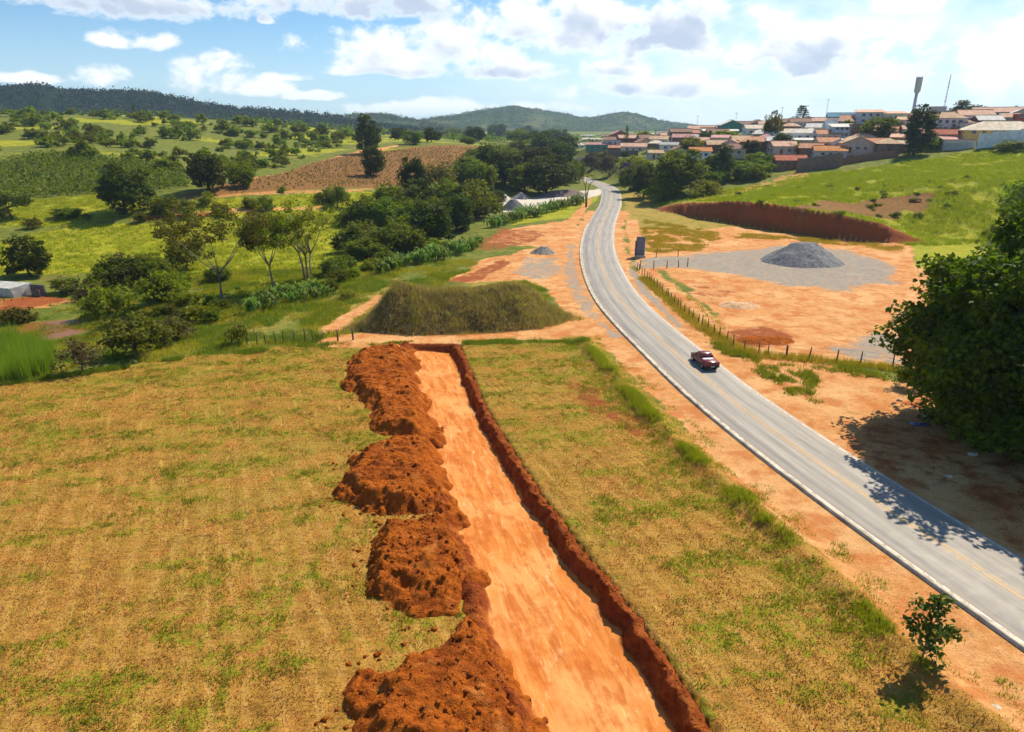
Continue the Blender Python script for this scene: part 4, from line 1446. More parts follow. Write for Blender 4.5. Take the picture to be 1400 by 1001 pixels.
# ---------- roadside and town side trees
plant('dense', 925, 266, 82, 60, 'largest round tree on the right of the road below the town', var=0, leaf=L_MID)
plant('dense', 880, 270, 46, 46, 'dark tree close to the road bend below the town', var=1)
plant('purple', 857, 250, 28, 30, 'tree full of purple blossom at the road bend', var=0)
plant('dense', 984, 248, 44, 46, 'dark oval tree right of the largest round tree', var=2)
plant('loose', 905, 275, 60, 30, 'light green bush at the foot of the roadside trees', var=0)
plant('loose', 965, 268, 60, 26, 'bright bush at the upper left corner of the green slope', var=1)
plant('bushy', 1015, 246, 44, 26, 'bushy tree right of the dark oval tree below the houses', var=1)
plant('bushy', 1035, 240, 46, 24, 'low bushy tree left of the red-roofed house with the porch', var=2)
plant('bushy', 870, 240, 50, 30, 'bright tree behind the purple blossom', var=0, leaf=L_LITE)
plant('olive', 832, 240, 40, 34, 'bare-looking grey bush beside the far road bend', var=0, leaf=L_BROWN)
plant('olive', 808, 232, 34, 26, 'dry bush in front of the brick garden wall', var=1, leaf=L_BROWN)
plant('column', 1250, 212, 40, 66, 'tall dark oval tree among the houses on the right', var=0)
plant('dense', 1198, 194, 52, 34, 'broad round green tree between the houses left of the tall oval one', var=3, leaf=L_MID)
plant('conifer', 1095, 166, 36, 30, 'leaning feathery conifer on the skyline of the town', var=1)
plant('dense', 1322, 148, 56, 28, 'broad dark tree on the skyline at the upper right', var=2)
plant('bushy', 1053, 194, 30, 40, 'tall olive green tree in the middle of the town', var=1, leaf=L_OLIVE)
plant('dense', 1066, 205, 28, 24, 'small dark bluish tree below the tall tree in the middle of town', var=1)
plant('dense', 1025, 214, 28, 22, 'dark tree in front of the hipped brown roof', var=0)
plant('bushy', 1085, 208, 50, 16, 'low green bush above the red-roofed house with the porch', var=2)
plant('loose', 1275, 203, 34, 16, 'small light bush right of the tall oval tree', var=0)
plant('loose', 1290, 198, 24, 14, 'small yellow green bush in front of the sheds', var=2)
plant('bushy', 1385, 206, 60, 14, 'low dark bush along the long white wall', var=1)
plant('bushy', 945, 208, 40, 22, 'bright tree among the houses left of the orange roof', var=2, leaf=L_LITE)
plant('bushy', 990, 192, 34, 16, 'light green bush below the green gabled building', var=0, leaf=L_LITE)
plant('bushy', 880, 178, 22, 18, 'yellow green tree on the left skyline of the town', var=0, leaf=L_LITE)
plant('conifer', 857, 182, 10, 26, 'twin-topped slim tree on the left skyline of the town', var=0, leaf=L_MID)
plant('dense', 1205, 148, 14, 10, 'little round tree behind the long salmon roof', var=0)
plant('olive', 1272, 152, 18, 12, 'small tree between the water tower and the mast', var=0)
plant('bushy', 1345, 175, 26, 16, 'small green tree beside the large hipped cream roof', var=0)
plant('bushy', 1392, 156, 26, 20, 'dark tree at the right edge behind the red block', var=1)
plant('bushy', 1410, 312, 110, 88, 'tall light green tree behind the huge dark tree', var=0, leaf=L_LITE)
plant('loose', 1240, 530, 46, 40, 'leafy bush at the foot of the huge dark tree', var=0, leaf=L_MID)
plant('olive', 1290, 560, 60, 40, 'scrubby bush in the shade under the huge dark tree', var=1)

# ---------- huge tree on the right
g = ground(1345, 590)
fw = g[1] * CP - (g[2] - CAM_H) * SP
r = np.random.default_rng(77)
root = empty('huge_tree', g, 0)
tag(root, 'huge dense dark tree shading the roadside at the right edge', 'tree')
cs = []
while len(cs) < 900:
    p = r.normal(size=3)
    p /= np.linalg.norm(p)
    rad = r.uniform(.5, 1.0) ** .5
    bul = 1 + .20 * math.sin(4 * p[0] + 2) * math.cos(5 * p[1]) + .12 * math.sin(9 * p[2] + 5 * p[0])
    if r.uniform() < .07:
        rad = 1.07
    q = p * rad * bul * (8.4, 8.2, 9.2) + (1.4, 0, 8.6)
    if q[2] < .5:
        continue
    cs.append(q)
cs = np.array(cs)
cm, _ = crown_mesh('huge_crown', r, 1, 1, 1, 0, 0, 72, 1.2, .32, centers=cs, tint_by=.75)
HUGE = cm
link('crown', cm, L_BIG, root)
o = link('trunk', trunk_mesh('trunk', r, 14, .6, cs, .25, 14), BARK, root)
HUGET = o.data
root = empty('huge_tree', ground(1478, 640), 2.1)
tag(root, 'second huge dark tree just beyond the right edge, its crown touching the first', 'tree')
link('crown', HUGE, None, root)
link('trunk', HUGET, None, root)

# ---------- sapling by the road in the foreground
g = ground(1258, 912)
r = np.random.default_rng(91)
root = empty('sapling', g, 0)
tag(root, 'young tree with large glossy leaves on the grassy roadside berm', 'tree')
L_SAP = mat_leaf('large_sapling_leaves', (.034, .066, .006), (.150, .195, .018), .35, .45, .18, 0)
limbs = [[(0, 0, -.2), (.02, .05, .6), (.05, .1, 1.3), (.12, .2, 2.2), (.15, .25, 3.2), (.2, .3, 3.9)],
         [(.05, .1, 1.2), (-.45, .15, 1.7), (-.75, .2, 2.3), (-.85, .2, 2.75)], [(.06, .12, 1.4), (.5, .1, 1.8), (.85, 0, 2.1), (1.15, -.1, 2.35)],
         [(.12, .2, 2.2), (-.25, .3, 2.9), (-.45, .4, 3.6)], [(.12, .2, 2.3), (.5, .3, 3.0), (.6, .35, 3.7)], [(.05, .1, 1.6), (.2, -.3, 2.2), (.15, -.5, 2.8)],
         [(.03, .05, .8), (.35, .1, .95), (.62, .1, 1.0)]]
mb = MB()
lp = []
for L in limbs:
    n_ = len(L)
    mb.tube(L, [(.055 if L is limbs[0] else .03) * (1 - .75 * i / n_) for i in range(n_)], 6)
    for a, b_ in zip(L[1:-1] if L is not limbs[0] else L[2:-1], L[2:] if L is not limbs[0] else L[3:]):
        for t in np.linspace(0, 1, 6):
            base_ = np.array(a) * (1 - t) + np.array(b_) * t
            for _ in range(7 if L is limbs[0] else 5):
                lp.append(base_ + r.normal(size=3) * (.24, .24, .17))
    for _ in range(26):
        lp.append(np.array(L[-1]) + r.normal(size=3) * (.22, .22, .16))
mb.build('trunk', BARK2, root)
v, f = leaf_quads(np.array(lp), .20, r, .5, 1.7)
link('crown', np_mesh('sapling_crown', v, f, False, None, {'tint': r.uniform(0, 1, len(f))}), L_SAP, root)

# ---------- two-stemmed slim tree beside the far road
g = ground(801, 283)
r = np.random.default_rng(92)
root = empty('slim_tree', g, 0)
tag(root, 'slim bare-stemmed tree splitting into two on the verge of the far road', 'tree')
mb = MB()
mb.tube([(0, 0, -.3), (-.1, 0, 3.5), (-.3, 0, 6.5), (-1.5, 0, 9.0)], [.28, .22, .16, .07], 6)
mb.tube([(.25, 0, -.3), (.3, 0, 4.0), (.9, 0, 7.2), (2.8, 0, 9.2)], [.24, .2, .15, .06], 6)
mb.tube([(-.3, 0, 6.5), (.1, .3, 9.5)], [.12, .05], 5)
mb.build('trunk', BARK, root)
cc = np.array([(-1.6, 0, 9.4), (.2, .3, 10.0), (1.6, 0, 9.9), (3.0, 0, 9.4), (-.6, .5, 10.3), (2.2, .6, 10.2), (.8, -.4, 10.4)])
cm, _ = crown_mesh('slim_crown', r, 1, 1, 1, 0, 0, 22, .8, .3, centers=cc)
link('crown', cm, L_OLIVE, root)

# ---------- bushes scattered over the left hillside
HB = []
for i in range(5):
    r = np.random.default_rng(600 + i)
    cm, _ = crown_mesh('hillside_bush', r, 2.0, 2.0, 1.3, 1.35, 17, 26, .7, .42, .2, -.6)
    cm.materials.append(L_HILL)
    HB.append(cm)
SAV = [(-20, 160), (60, 156), (200, 160), (320, 168), (470, 178), (490, 195), (430, 215), (350, 238), (280, 245), (180, 222), (90, 214), (-20, 214)]
cnt, tries = 0, 0
while cnt < 300 and tries < 6000:
    tries += 1
    px, py = random.uniform(-15, 490), 156 + 82 * random.random() ** 1.1
    if sd_poly(np.array([px]), np.array([py]), SAV)[0] < 0:
        continue
    g = ground(px, py, 480)
    if fbm(np.array([g[0] / 24]), np.array([g[1] / 16]), 3, 55)[0] < .46:
        continue
    o = bpy.data.objects.new('hillside_bush', HB[cnt % 5])
    COL.objects.link(o)
    s = (.5 + 1.3 * random.random() ** 1.5) * (1.0 + .2 * (g[1] > 350))
    o.location = g - np.array((0, 0, .1))
    o.scale = (s * random.uniform(.85, 1.25), s, s * random.uniform(.8, 1.25))
    o.rotation_euler = (0, 0, random.uniform(0, 6.28))
    tag(o, 'one of the many rounded bushes dotted over the green hillside at upper left', 'bush', 'bushes dotted over the left hillside')
    cnt += 1
# scattered low bushes on the slope below the town
for i in range(46):
    px, py = random.uniform(1000, 1320), random.uniform(238, 305)
    if py < 262 - (px - 1000) * .13 or py > 280 + (px - 1000) * .1:
        continue
    g = ground(px, py)
    o = bpy.data.objects.new('slope_shrub', HB[i % 5])
    COL.objects.link(o)
    s = random.uniform(.25, .6)
    o.location = g - np.array((0, 0, .1))
    o.scale = (s * 1.4, s, s * .7)
    o.rotation_euler = (0, 0, random.uniform(0, 6.28))
    tag(o, 'one of the small shrubs scattered over the grass slope under the town', 'shrub', 'small shrubs on the slope under the town')

# ---------- coffee rows (too many and too small to count)
r = np.random.default_rng(700)
cpoly = [ground(px, py)[:2] for px, py in ((-60, 214), (90, 212), (180, 220), (250, 236), (262, 258), (180, 262), (120, 266), (-60, 270))]
P = np.array(cpoly)
pts = []
for yy in np.arange(P[:, 1].min(), P[:, 1].max(), 3.2):
    for xx in np.arange(P[:, 0].min(), P[:, 0].max(), 1.5):
        pts.append((xx + r.uniform(-.3, .3) + yy * .1, yy + r.uniform(-.4, .4)))
pts = np.array(pts)
pts = pts[sd_poly(pts[:, 0], pts[:, 1], cpoly) > 0]
pz_ = Z(pts[:, 0], pts[:, 1])
base_ = np.repeat(np.c_[pts, pz_ + 1.0], 14, 0) + r.normal(size=(len(pts) * 14, 3)) * (.55, .55, .5)
v, f = leaf_quads(base_, .55, r, .4)
tag(link('coffee_rows', np_mesh('coffee_rows', v, f, False, None, {'tint': r.uniform(0, .75, len(f))}), L_MID), 'dense dark green rows of coffee plants on the left hillside', 'crop', kind='stuff')
# young plants in the ploughed field
ppoly = [ground(px, py)[:2] for px, py in ((262, 268), (340, 248), (430, 224), (500, 210), (560, 204), (645, 202), (640, 222), (600, 242), (560, 254), (450, 256), (350, 262))]
P = np.array(ppoly)
pts = []
for yy in np.arange(P[:, 1].min(), P[:, 1].max(), 3.4):
    for xx in np.arange(P[:, 0].min(), P[:, 0].max(), 1.7):
        pts.append((xx + r.uniform(-.3, .3), yy + r.uniform(-.3, .3) + xx * .25))
pts = np.array(pts)
pts = pts[(sd_poly(pts[:, 0], pts[:, 1], ppoly) > 0) & (r.uniform(0, 1, len(pts)) < .8)]
base_ = np.repeat(np.c_[pts, Z(pts[:, 0], pts[:, 1]) + .45], 5, 0) + r.normal(size=(len(pts) * 5, 3)) * (.3, .3, .25)
v, f = leaf_quads(base_, .42, r, .4)
tag(link('young_crop', np_mesh('young_crop', v, f, False, None, {'tint': r.uniform(0, .6, len(f))}), L_OLIVE), 'rows of small young plants in the brown ploughed field', 'crop', kind='stuff')

# ---------- woods on the far hills
r = np.random.default_rng(710)


def far_wood(name, label, flds, per, size, mat):
    vs, fs, tn = [], [], []
    k_ = 0
    for (x, y, h_, bell), cnt_ in zip(flds, per):
        fl = np.flatnonzero((bell.ravel() > .25))
        wt = bell.ravel()[fl] ** 2 * sst(.38, .55, fbm(x.ravel()[fl] / 130, y.ravel()[fl] / 130, 3, 4)) + .02
        ii = r.choice(fl, cnt_, p=wt / wt.sum())
        for i in ii:
            s = r.uniform(.6, 1.5) * size
            q = r.normal(size=(14, 3)) * (s * .55, s * .55, s * .4) + (x.ravel()[i] + r.uniform(-9, 9), y.ravel()[i] + r.uniform(-9, 9), h_.ravel()[i] + s * .35)
            vs.append(q)
    pts_ = np.concatenate(vs)
    v, f = leaf_quads(pts_, size * .55, r, .2, 1.2)
    tag(link(name, np_mesh(name, v, f, False, None, {'tint': r.uniform(0, 1, len(f))}), mat), label, 'wood', kind='stuff')


far_wood('distant_wood', 'wood coloured dark for cloud shadow, covering the long hill at the upper left', (hx1,), (3800,), 5.0, mat_leaf('cloud_shaded_wood_leaves', (.005, .011, .004), (.018, .030, .008), .15))  # leaf colour darkened as well, standing for the cloud shadow
far_wood('distant_wood', 'dark wood dotted over the blue hills in the middle of the horizon', (hx2, hx3), (900, 3200), 5.0, L_DARK)
# bushes and trees reading as one mass on the valley floor behind the ridge
pts = np.c_[r.uniform(-700, 260, 1500), r.uniform(560, 1250, 1500)]
pts = pts[(fbm(pts[:, 0] / 90, pts[:, 1] / 60, 3, 14) > .42)]
base_ = np.repeat(np.c_[pts, Z(pts[:, 0], pts[:, 1]) + 2.6], 26, 0) + r.normal(size=(len(pts) * 26, 3)) * (3.2, 3.2, 1.7)
v, f = leaf_quads(base_, 1.7, r, .3, 1.2)
tag(link('valley_wood', np_mesh('valley_wood', v, f, False, None, {'tint': r.uniform(0, .8, len(f))}), L_MID), 'hazy mass of trees in the valley in front of the distant hills', 'wood', kind='stuff')


# ---------- cane / banana-like leafy clumps
def cane_mesh(name, r, n_leaf, L, spread, wid):
    vs, fs, tn = [], [], []
    for i in range(n_leaf):
        a = r.uniform(0, 6.28)
        b0 = np.array((r.normal() * spread, r.normal() * spread, 0))
        d = np.array((math.cos(a), math.sin(a), 0))
        w = np.array((-math.sin(a), math.cos(a), 0)) * wid * r.uniform(.6, 1.2)
        l = L * r.uniform(.6, 1.15)
        o = r.uniform(.2, .55)
        z0 = L * r.uniform(0, .5)
        pts_ = [b0 + (0, 0, z0), b0 + d * l * o * .35 + (0, 0, z0 + l * .45), b0 + d * l * o * .8 + (0, 0, z0 + l * .62), b0 + d * l * o * 1.3 + (0, 0, z0 + l * .45)]
        ws = [.4, 1.0, .8, .08]
        k0 = len(vs)
        for p, q in zip(pts_, ws):
            vs += [p - w * q, p + w * q]
        for j in range(3):
            fs.append((k0 + 2 * j, k0 + 2 * j + 1, k0 + 2 * j + 3, k0 + 2 * j + 2))
        tn += [r.uniform(0, 1)] * 3
    me = np_mesh(name, np.array(vs), np.array(fs), False, None, {'tint': tn})
    me.materials.append(L_CANE)
    return me


CM = [cane_mesh('cane_clump', np.random.default_rng(800 + i), 46, 2.0, .5, .13) for i in range(4)]


def canes(spots, what, where, group, smin, smax, jit=10):
    for i, (px, py) in enumerate(spots):
        g = ground(px, py)
        o = bpy.data.objects.new('cane_clump', CM[i % 4])
        COL.objects.link(o)
        s = random.uniform(smin, smax)
        o.location = g
        o.scale = (s, s, s * random.uniform(.85, 1.15))
        o.rotation_euler = (0, 0, random.uniform(0, 6.28))
        tag(o, nth(i, spots, what, where), 'plant', group)


canes([(x + random.uniform(-3, 3), 424 - (x - 345) * .22 + random.uniform(-7, 5)) for x in np.linspace(345, 440, 18)],
      'leafy cane clump', 'in the hedge left of the mound', 'cane hedge left of the mound', .85, 1.25)
canes([(x + random.uniform(-3, 3), 372 - (x - 520) * .25 + random.uniform(-5, 5)) for x in np.linspace(520, 655, 24)],
      'leafy cane clump', 'in the row behind the mound', 'cane row behind the mound', 1.0, 1.5)
canes([(x + random.uniform(-2, 2), 310 - (x - 675) * .27 + random.uniform(-3, 3)) for x in np.linspace(675, 795, 26)],
      'leafy cane clump', 'in the hedge between sand yard and road', 'cane hedge between sand yard and road', 1.3, 1.8)
o = link('grass_clump', cane_mesh('grass_clump', np.random.default_rng(830), 150, 2.6, .8, .07), None, None, ground(326, 470))
o.data.materials[0] = L_OLIVE
tag(o, 'big dark tussock of tall grass at the field edge left of the fence', 'grass clump')
o = bpy.data.objects.new('grass_clump', cane_mesh('grass_clump', np.random.default_rng(831), 60, 1.2, .35, .05))
COL.objects.link(o)
o.location = ground(438, 466)
tag(o, 'small green tussock beside the dirt crossing at the field fence', 'grass clump')


# ================================================================== GRASSES (stuff)
def grass(name, label, pts, h, blades, spread, wid, mat, seed, lean=.5, tlo=0., thi=1.):
    r = np.random.default_rng(seed)
    N = len(pts)
    q = np.repeat(np.asarray(pts, float), blades, 0)
    M = len(q)
    q[:, :2] += r.normal(size=(M, 2)) * spread
    a = r.uniform(0, 6.28, M)
    hh = h * r.uniform(.5, 1.3, M) * (.35 + 1.3 * fbm(q[:, 0] * .55, q[:, 1] * .55, 2, 88))
    w = np.c_[np.cos(a), np.sin(a), np.zeros(M)] * (wid * r.uniform(.6, 1.3, M))[:, None]
    la = r.uniform(0, 6.28, M)
    ln = np.c_[np.cos(la), np.sin(la), np.zeros(M)] * (hh * lean * r.uniform(.2, 1.2, M))[:, None]
    tip = q + ln + np.c_[np.zeros((M, 2)), hh]
    v = np.stack([q - w - (0, 0, .03), q + w - (0, 0, .03), tip], 1).reshape(-1, 3)
    f = np.arange(3 * M).reshape(M, 3)
    t = np.repeat(r.uniform(tlo, thi, N), blades) * .6 + r.uniform(tlo, thi, M) * .4
    o = link(name, np_mesh(name, v, f, False, None, {'tint': t}), mat)
    tag(o, label, 'grass', kind='stuff')


G_STRAW = mat_leaf('straw_blades', (.28, .128, .022), (.58, .300, .074), .15, .7, .15, 0)
G_GREEN = mat_leaf('green_blades', (.120, .160, .010), (.290, .310, .026), .45, .6, .2, 0)
G_VERGE = mat_leaf('verge_blades', (.180, .185, .008), (.400, .360, .028), .48, .6, .2, 0)
G_MOUND = mat_leaf('dry_mound_blades', (.23, .155, .048), (.66, .50, .20), .28, .7, .15, 0)
G_REED = mat_leaf('reed_blades', (.110, .210, .008), (.240, .370, .024), .45, .5, .3, 0)
G_MEAD = mat_leaf('pasture_blades', (.185, .235, .006), (.370, .375, .014), .48, .6, .2, 0)
G_YEL = mat_leaf('yellow_blades', (.32, .235, .020), (.56, .42, .045), .35, .6, .2, 0)

from_grid = lambda A, x, y: A[np.clip(np.searchsorted(GY, y), 0, len(GY) - 1), np.clip(np.searchsorted(GX, x), 0, len(GX) - 1)]
HEAPP = [[(x_ - .5, y_) for x_, y_ in zpoly(p)] for _, p, *_ in HEAPS]


def clear_of(x, y):
    ok = ~((x > edge_x(TRL, y) - 1.1) & (x < edge_x(TRR, y) + .8) & (y < TY1 + 1.0))
    for hp in HEAPP:
        ok &= sd_poly(x, y, hp) < .2
    ok &= seg_dist(x, y, ROAD[::4]) > 4.6
    ok &= sd_poly(x, y, mpoly) < .3
    return ok


def seen(x, y, z, m=30):
    px, py = project(x, y, z)
    return (px > -m) & (px < 1400 + m) & (py < 1001 + m) & (py > 0)


def sow(N, box, mask, thr=(.3, .9), seed=0, power=1.0):
    r = np.random.default_rng(seed)
    x = r.uniform(box[0], box[1], N)
    # more of them close to the camera
    y = box[2] + (box[3] - box[2]) * r.uniform(0, 1, N) ** power
    z = from_grid(ZZ, x, y)
    pm = sst(thr[0], thr[1], from_grid(mask, x, y))
    ok = (r.uniform(0, 1, N) < pm) & seen(x, y, z) & clear_of(x, y)
    return np.c_[x, y, z][ok]


bare = np.maximum(np.maximum(M_soil, M_gravel), np.maximum(M_red, M_sand))
grass('dry_grass', 'short mown sun-dried grass all over the field', sow(85000, (-62, 36, 17, 82), M_dry * (1 - M_soil), (.3, .8), 1, 1.25), .11, 5, .20, .030, G_STRAW, 1, 1.6)
grass('olive_tufts', 'olive green tufts left standing all over the mown field', sow(42000, (-62, 36, 17, 82), M_dry * (.08 + .92 * M_green) * (.6 + .4 * (np.cos((XX * .905 + YY * .425) * 4.3) < 0)), (.05, 1.1), 21, 1.2), .15, 6, .13, .030, G_VERGE, 21, .9)
grass('field_weeds', 'short green weeds sprouting in streaks through the mown field', sow(110000, (-62, 36, 17, 82), M_dry * M_green * sst(.40, .62, fbm(XX * 1.3, YY * 1.3, 3, 43)), (.10, .8), 2, 1.2), .16, 6, .13, .028, G_GREEN, 2, .8)
dbm = seg_dist(XX, YY, BERM)
vm = np.exp(-((dbm + .5 * (fbm(XX * .25, YY * .25, 2, 19) - .5)) / (.35 + .9 * fbm(XX * .3, YY * .3, 2, 17))) ** 2) * sst(.34, .66, fbm(XX * .4, YY * .4, 3, 15))
grass('verge_grass', 'tall yellow green grass along the berm between field and roadside', sow(150000, (2, 36, 17, 84), vm, (.2, .8), 3), .46, 5, .12, .020, G_VERGE, 3, .45)
vm2 = np.exp(-((dbm - 2.3) / 1.4) ** 2) * sst(.50, .62, fbm(XX * .7, YY * .7, 3, 16))
grass('roadside_tufts', 'sparse low tufts on the bare earth beside the berm', sow(60000, (2, 38, 17, 84), vm2, (.2, .7), 4), .20, 5, .13, .025, G_VERGE, 4, .8)
# mound
X, Y, zz, sd = mfld
r = np.random.default_rng(5)
ii = r.choice(X.size, 26000)
ii = ii[(sd.ravel()[ii] > .1) | ((sd.ravel()[ii] > -.5) & (r.uniform(0, 1, len(ii)) < .4))]
jit = r.uniform(-.12, .12, (len(ii), 2))
wi = r.choice(ii, 170)
grass('mound_weeds', 'green weeds dotted over the dry mound', np.c_[X.ravel()[wi], Y.ravel()[wi], zz.ravel()[wi]], .8, 14, .3, .05, G_VERGE, 25, .6)
grass('mound_grass', 'long dry brown grass covering the steep mound', np.c_[X.ravel()[ii] + jit[:, 0], Y.ravel()[ii] + jit[:, 1], np.maximum(zz.ravel()[ii], 0.0)], .55, 5, .20, .036, G_MOUND, 5, .9)
# edge of the field, green strip behind the track and by the fence
edge_m = np.zeros_like(XX)
for pl, wd in (([(440, 478), (500, 470), (560, 468)], .7), ([(620, 470), (680, 467), (740, 467), (800, 468)], .9), ([(330, 482), (400, 474), (480, 470)], .9), ([(0, 526), (130, 508), (250, 490)], .8)):
    edge_m = np.maximum(edge_m, np.exp(-(seg_dist(XX, YY, [at_z(*p) for p in pl]) / wd) ** 2))
grass('edge_grass', 'green grass fringe along the far edge of the field', sow(160000, (-58, 14, 62, 88), edge_m * sst(.36, .62, fbm(XX * .35, YY * .35, 3, 29)), (.3, .8), 6), .34, 5, .16, .03, G_GREEN, 6, .6)
# fence line on the right
FEN1 = [at_z(*p) for p in ((871, 371), (885, 383), (905, 400), (930, 423), (955, 443), (985, 463), (1010, 478), (1040, 486), (1075, 489), (1120, 492), (1165, 497), (1220, 503))]
dfn = seg_dist(XX, YY, FEN1)
fm1 = np.exp(-((dfn) / 1.1) ** 2) * (YY < 118)
grass('fence_grass', 'yellow green grass growing along the wire fence of the lot', sow(70000, (15, 62, 62, 125), fm1, (.15, .7), 7), .55, 5, .16, .03, G_YEL, 7, .5)
fm2 = region([(955, 452), (985, 470), (1040, 492), (1100, 500), (1140, 540), (1120, 550), (1060, 520), (1000, 492)], .5, 1.0, .4, 0.0) + region([(1070, 530), (1110, 520), (1145, 540), (1130, 552), (1085, 545)], .4, .6, .5, 0.0) + \
    region([(1090, 495), (1180, 500), (1215, 510), (1210, 522), (1140, 512)], .4, .6, .5, 0.0)
grass('bank_weeds', 'green weeds and creepers on the bank below the wire fence', sow(60000, (15, 62, 55, 100), np.clip(fm2, 0, 1) * sst(.35, .6, fbm(XX * .6, YY * .6, 3, 27)), (.3, .8), 8), .42, 6, .2, .04, G_GREEN, 8, .7)
ym = region([(880, 300), (960, 312), (1000, 322), (940, 345), (882, 345)], 1, 2, .2, 0.0) + region([(1000, 318), (1100, 324), (1230, 336), (1230, 342), (1100, 330), (1000, 324)], 1, 1.5, .2, 0.0) + region([(905, 385), (930, 395), (985, 440), (1000, 460), (960, 440)], .6, 1.0, .3, 0.0)
grass('lot_grass', 'thin yellow grass on the pale ground of the lot', sow(120000, (28, 110, 85, 215), np.clip(ym, 0, 1) * sst(.35, .6, fbm(XX * .3, YY * .3, 3, 28)), (.2, .8), 9), .45, 4, .3, .05, G_YEL, 9, .7)
# pasture in the valley and on the slope under the town
sm = M_mead * (gslope < .42) * (1 - bare) * sst(.3, .6, fbm(XX * .25, YY * .25, 3, 33) + .1)
grass('pasture_grass', 'bright green pasture grass in the valley', sow(90000, (-150, 0, 84, 240), sm, (.2, .9), 10), .40, 4, .35, .07, G_MEAD, 10, .8)
grass('slope_grass', 'bright green grass on the slope below the town', sow(110000, (40, 200, 150, 262), sm * (1 - M_plow * .9), (.2, .9), 11), .55, 4, .4, .08, G_MEAD, 11, .8)
vg = (1 - M_dry) * (1 - np.clip(bare * 1.3, 0, 1)) * (1 - M_plow)
grass('bank_straw', 'patches of yellowing grass on the creek bank behind the field', sow(60000, (-85, 6, 66, 135), vg * sst(.42, .6, fbm(XX * .22, YY * .22, 3, 36)), (.3, .8), 15), .38, 5, .25, .045, G_YEL, 15, .6)
grass('bank_grass', 'rough green grass on the creek bank behind the field', sow(70000, (-85, 6, 66, 135), vg * sst(.42, .60, fbm(XX * .25, YY * .25, 3, 35)), (.3, .8), 12), .45, 5, .25, .045, G_GREEN, 12, .6)
# reeds at the left edge
rp = [ground(px, py)[:2] for px, py in ((-60, 512), (-60, 470), (0, 468), (50, 478), (78, 492), (72, 510), (40, 520), (0, 524))]
P = np.array(rp)
r = np.random.default_rng(13)
pts = np.c_[r.uniform(P[:, 0].min(), P[:, 0].max(), 9000), r.uniform(P[:, 1].min(), P[:, 1].max(), 9000)]
pts = pts[sd_poly(pts[:, 0], pts[:, 1], rp) > 0][:2600]
grass('reeds', 'tall bright green reeds beside the pond at the left edge', np.c_[pts, Z(pts[:, 0], pts[:, 1])], 2.5, 7, .28, .045, G_REED, 13, .22)
# ================================================================== TOWN
def roof_mat(name, col):
    m, n, out = new_mat(name)
    g = n.node('ShaderNodeTexCoord').outputs['Object']
    f1, f2 = n.noise(g, .7, 5, .65), n.noise(g, 5.0, 4, .6)
    c = n.mix(n.ss(.3, .7, f1), tuple(v * .72 for v in col), tuple(min(1, v * 1.12) for v in col))
    c = n.mix(n.m('MULTIPLY', n.ss(.55, .75, f2), .5), c, tuple(v * .55 for v in col))
    wv = n.node('ShaderNodeTexWave', wave_type='BANDS', bands_direction='X')
    wv.inputs['Scale'].default_value = 1.6
    n.l.new(g, wv.inputs[0])
    b = pbsdf(n, c, .85, .2, bump(n, wv.outputs['Fac'], .05, .8))
    n.l.new(b.outputs[0], out.inputs[0])
    return m


RC = dict(terracotta=(.60, .29, .16), salmon=(.70, .42, .29), red=(.48, .135, .075), cream=(.76, .63, .47), white=(.72, .68, .62), brown=(.32, .185, .13), tan=(.60, .40, .24),
          pink=(.58, .30, .27), orange=(.60, .24, .075), grey=(.36, .35, .34), blue=(.10, .26, .36))
RM = {a: roof_mat(a + '_roof', c) for a, c in RC.items()}
WC = dict(white=(.78, .75, .70), cream=(.70, .60, .45), grey=(.48, .46, .44), brick=(.27, .125, .085), lilac=(.62, .55, .58), green=(.10, .26, .19), brown=(.22, .14, .11), pink=(.62, .43, .36),
          blue=(.40, .50, .58), yellow=(.56, .38, .13), tan=(.54, .41, .28), red=(.36, .085, .045))
WM = {a: mat_plain(a + '_wall', c, .9, .15, .16, .8, .01) for a, c in WC.items()}
GLASS = mat_plain('dark_window_glass', (.035, .04, .05), .15, .5, .3, 1.0)
FRAME = mat_plain('window_frame', (.40, .36, .32), .6, .3, .2, 2.0)
DOORM = mat_plain('wooden_door', (.17, .09, .05), .6, .3, .3, 2.0)
POLE = mat_plain('concrete_pole', (.42, .41, .39), .9, .1, .2, 1.0)

mb = MB()                                    # unit window: frame around a pane set back
for c_, s_ in (((0, 0, .47), (1.0, .10, .06)), ((0, 0, -.47), (1.0, .10, .06)), ((-.47, 0, 0), (.06, .10, .88)), ((.47, 0, 0), (.06, .10, .88)), ((0, 0, 0), (.04, .06, .88))):
    mb.box(c_, s_)
mb.mi = 1
mb.box((0, .02, 0), (.88, .03, .88))
wo_ = mb.build('window', [FRAME, GLASS])
WIN = wo_.data
bpy.data.objects.remove(wo_)
wo_ = MB().box((0, 0, 0), (1, .08, 1)).box((.35, -.05, 0), (.06, .04, .06)).build('door', DOORM)
DOOR = wo_.data
bpy.data.objects.remove(wo_)


def child(name, me, parent, loc, sc, rz=0.0):
    o = bpy.data.objects.new(name, me)
    COL.objects.link(o)
    o.parent = parent
    o.location = loc
    o.scale = sc
    o.rotation_euler = (0, 0, rz)
    return o


def slab(mb, q, th=.14):
    """roof plane from four corners, with thickness"""
    q = [Vector(p) for p in q]
    nrm = (q[1] - q[0]).cross(q[3] - q[0]).normalized()
    if nrm.z < 0:
        nrm = -nrm
    lo = [p - nrm * th for p in q]
    m_ = len(q)
    mb.poly([tuple(p) for p in q + lo], [list(range(m_)), list(range(2 * m_ - 1, m_ - 1, -1))] + [(i, i + m_, (i + 1) % m_ + m_, (i + 1) % m_) for i in range(m_)])


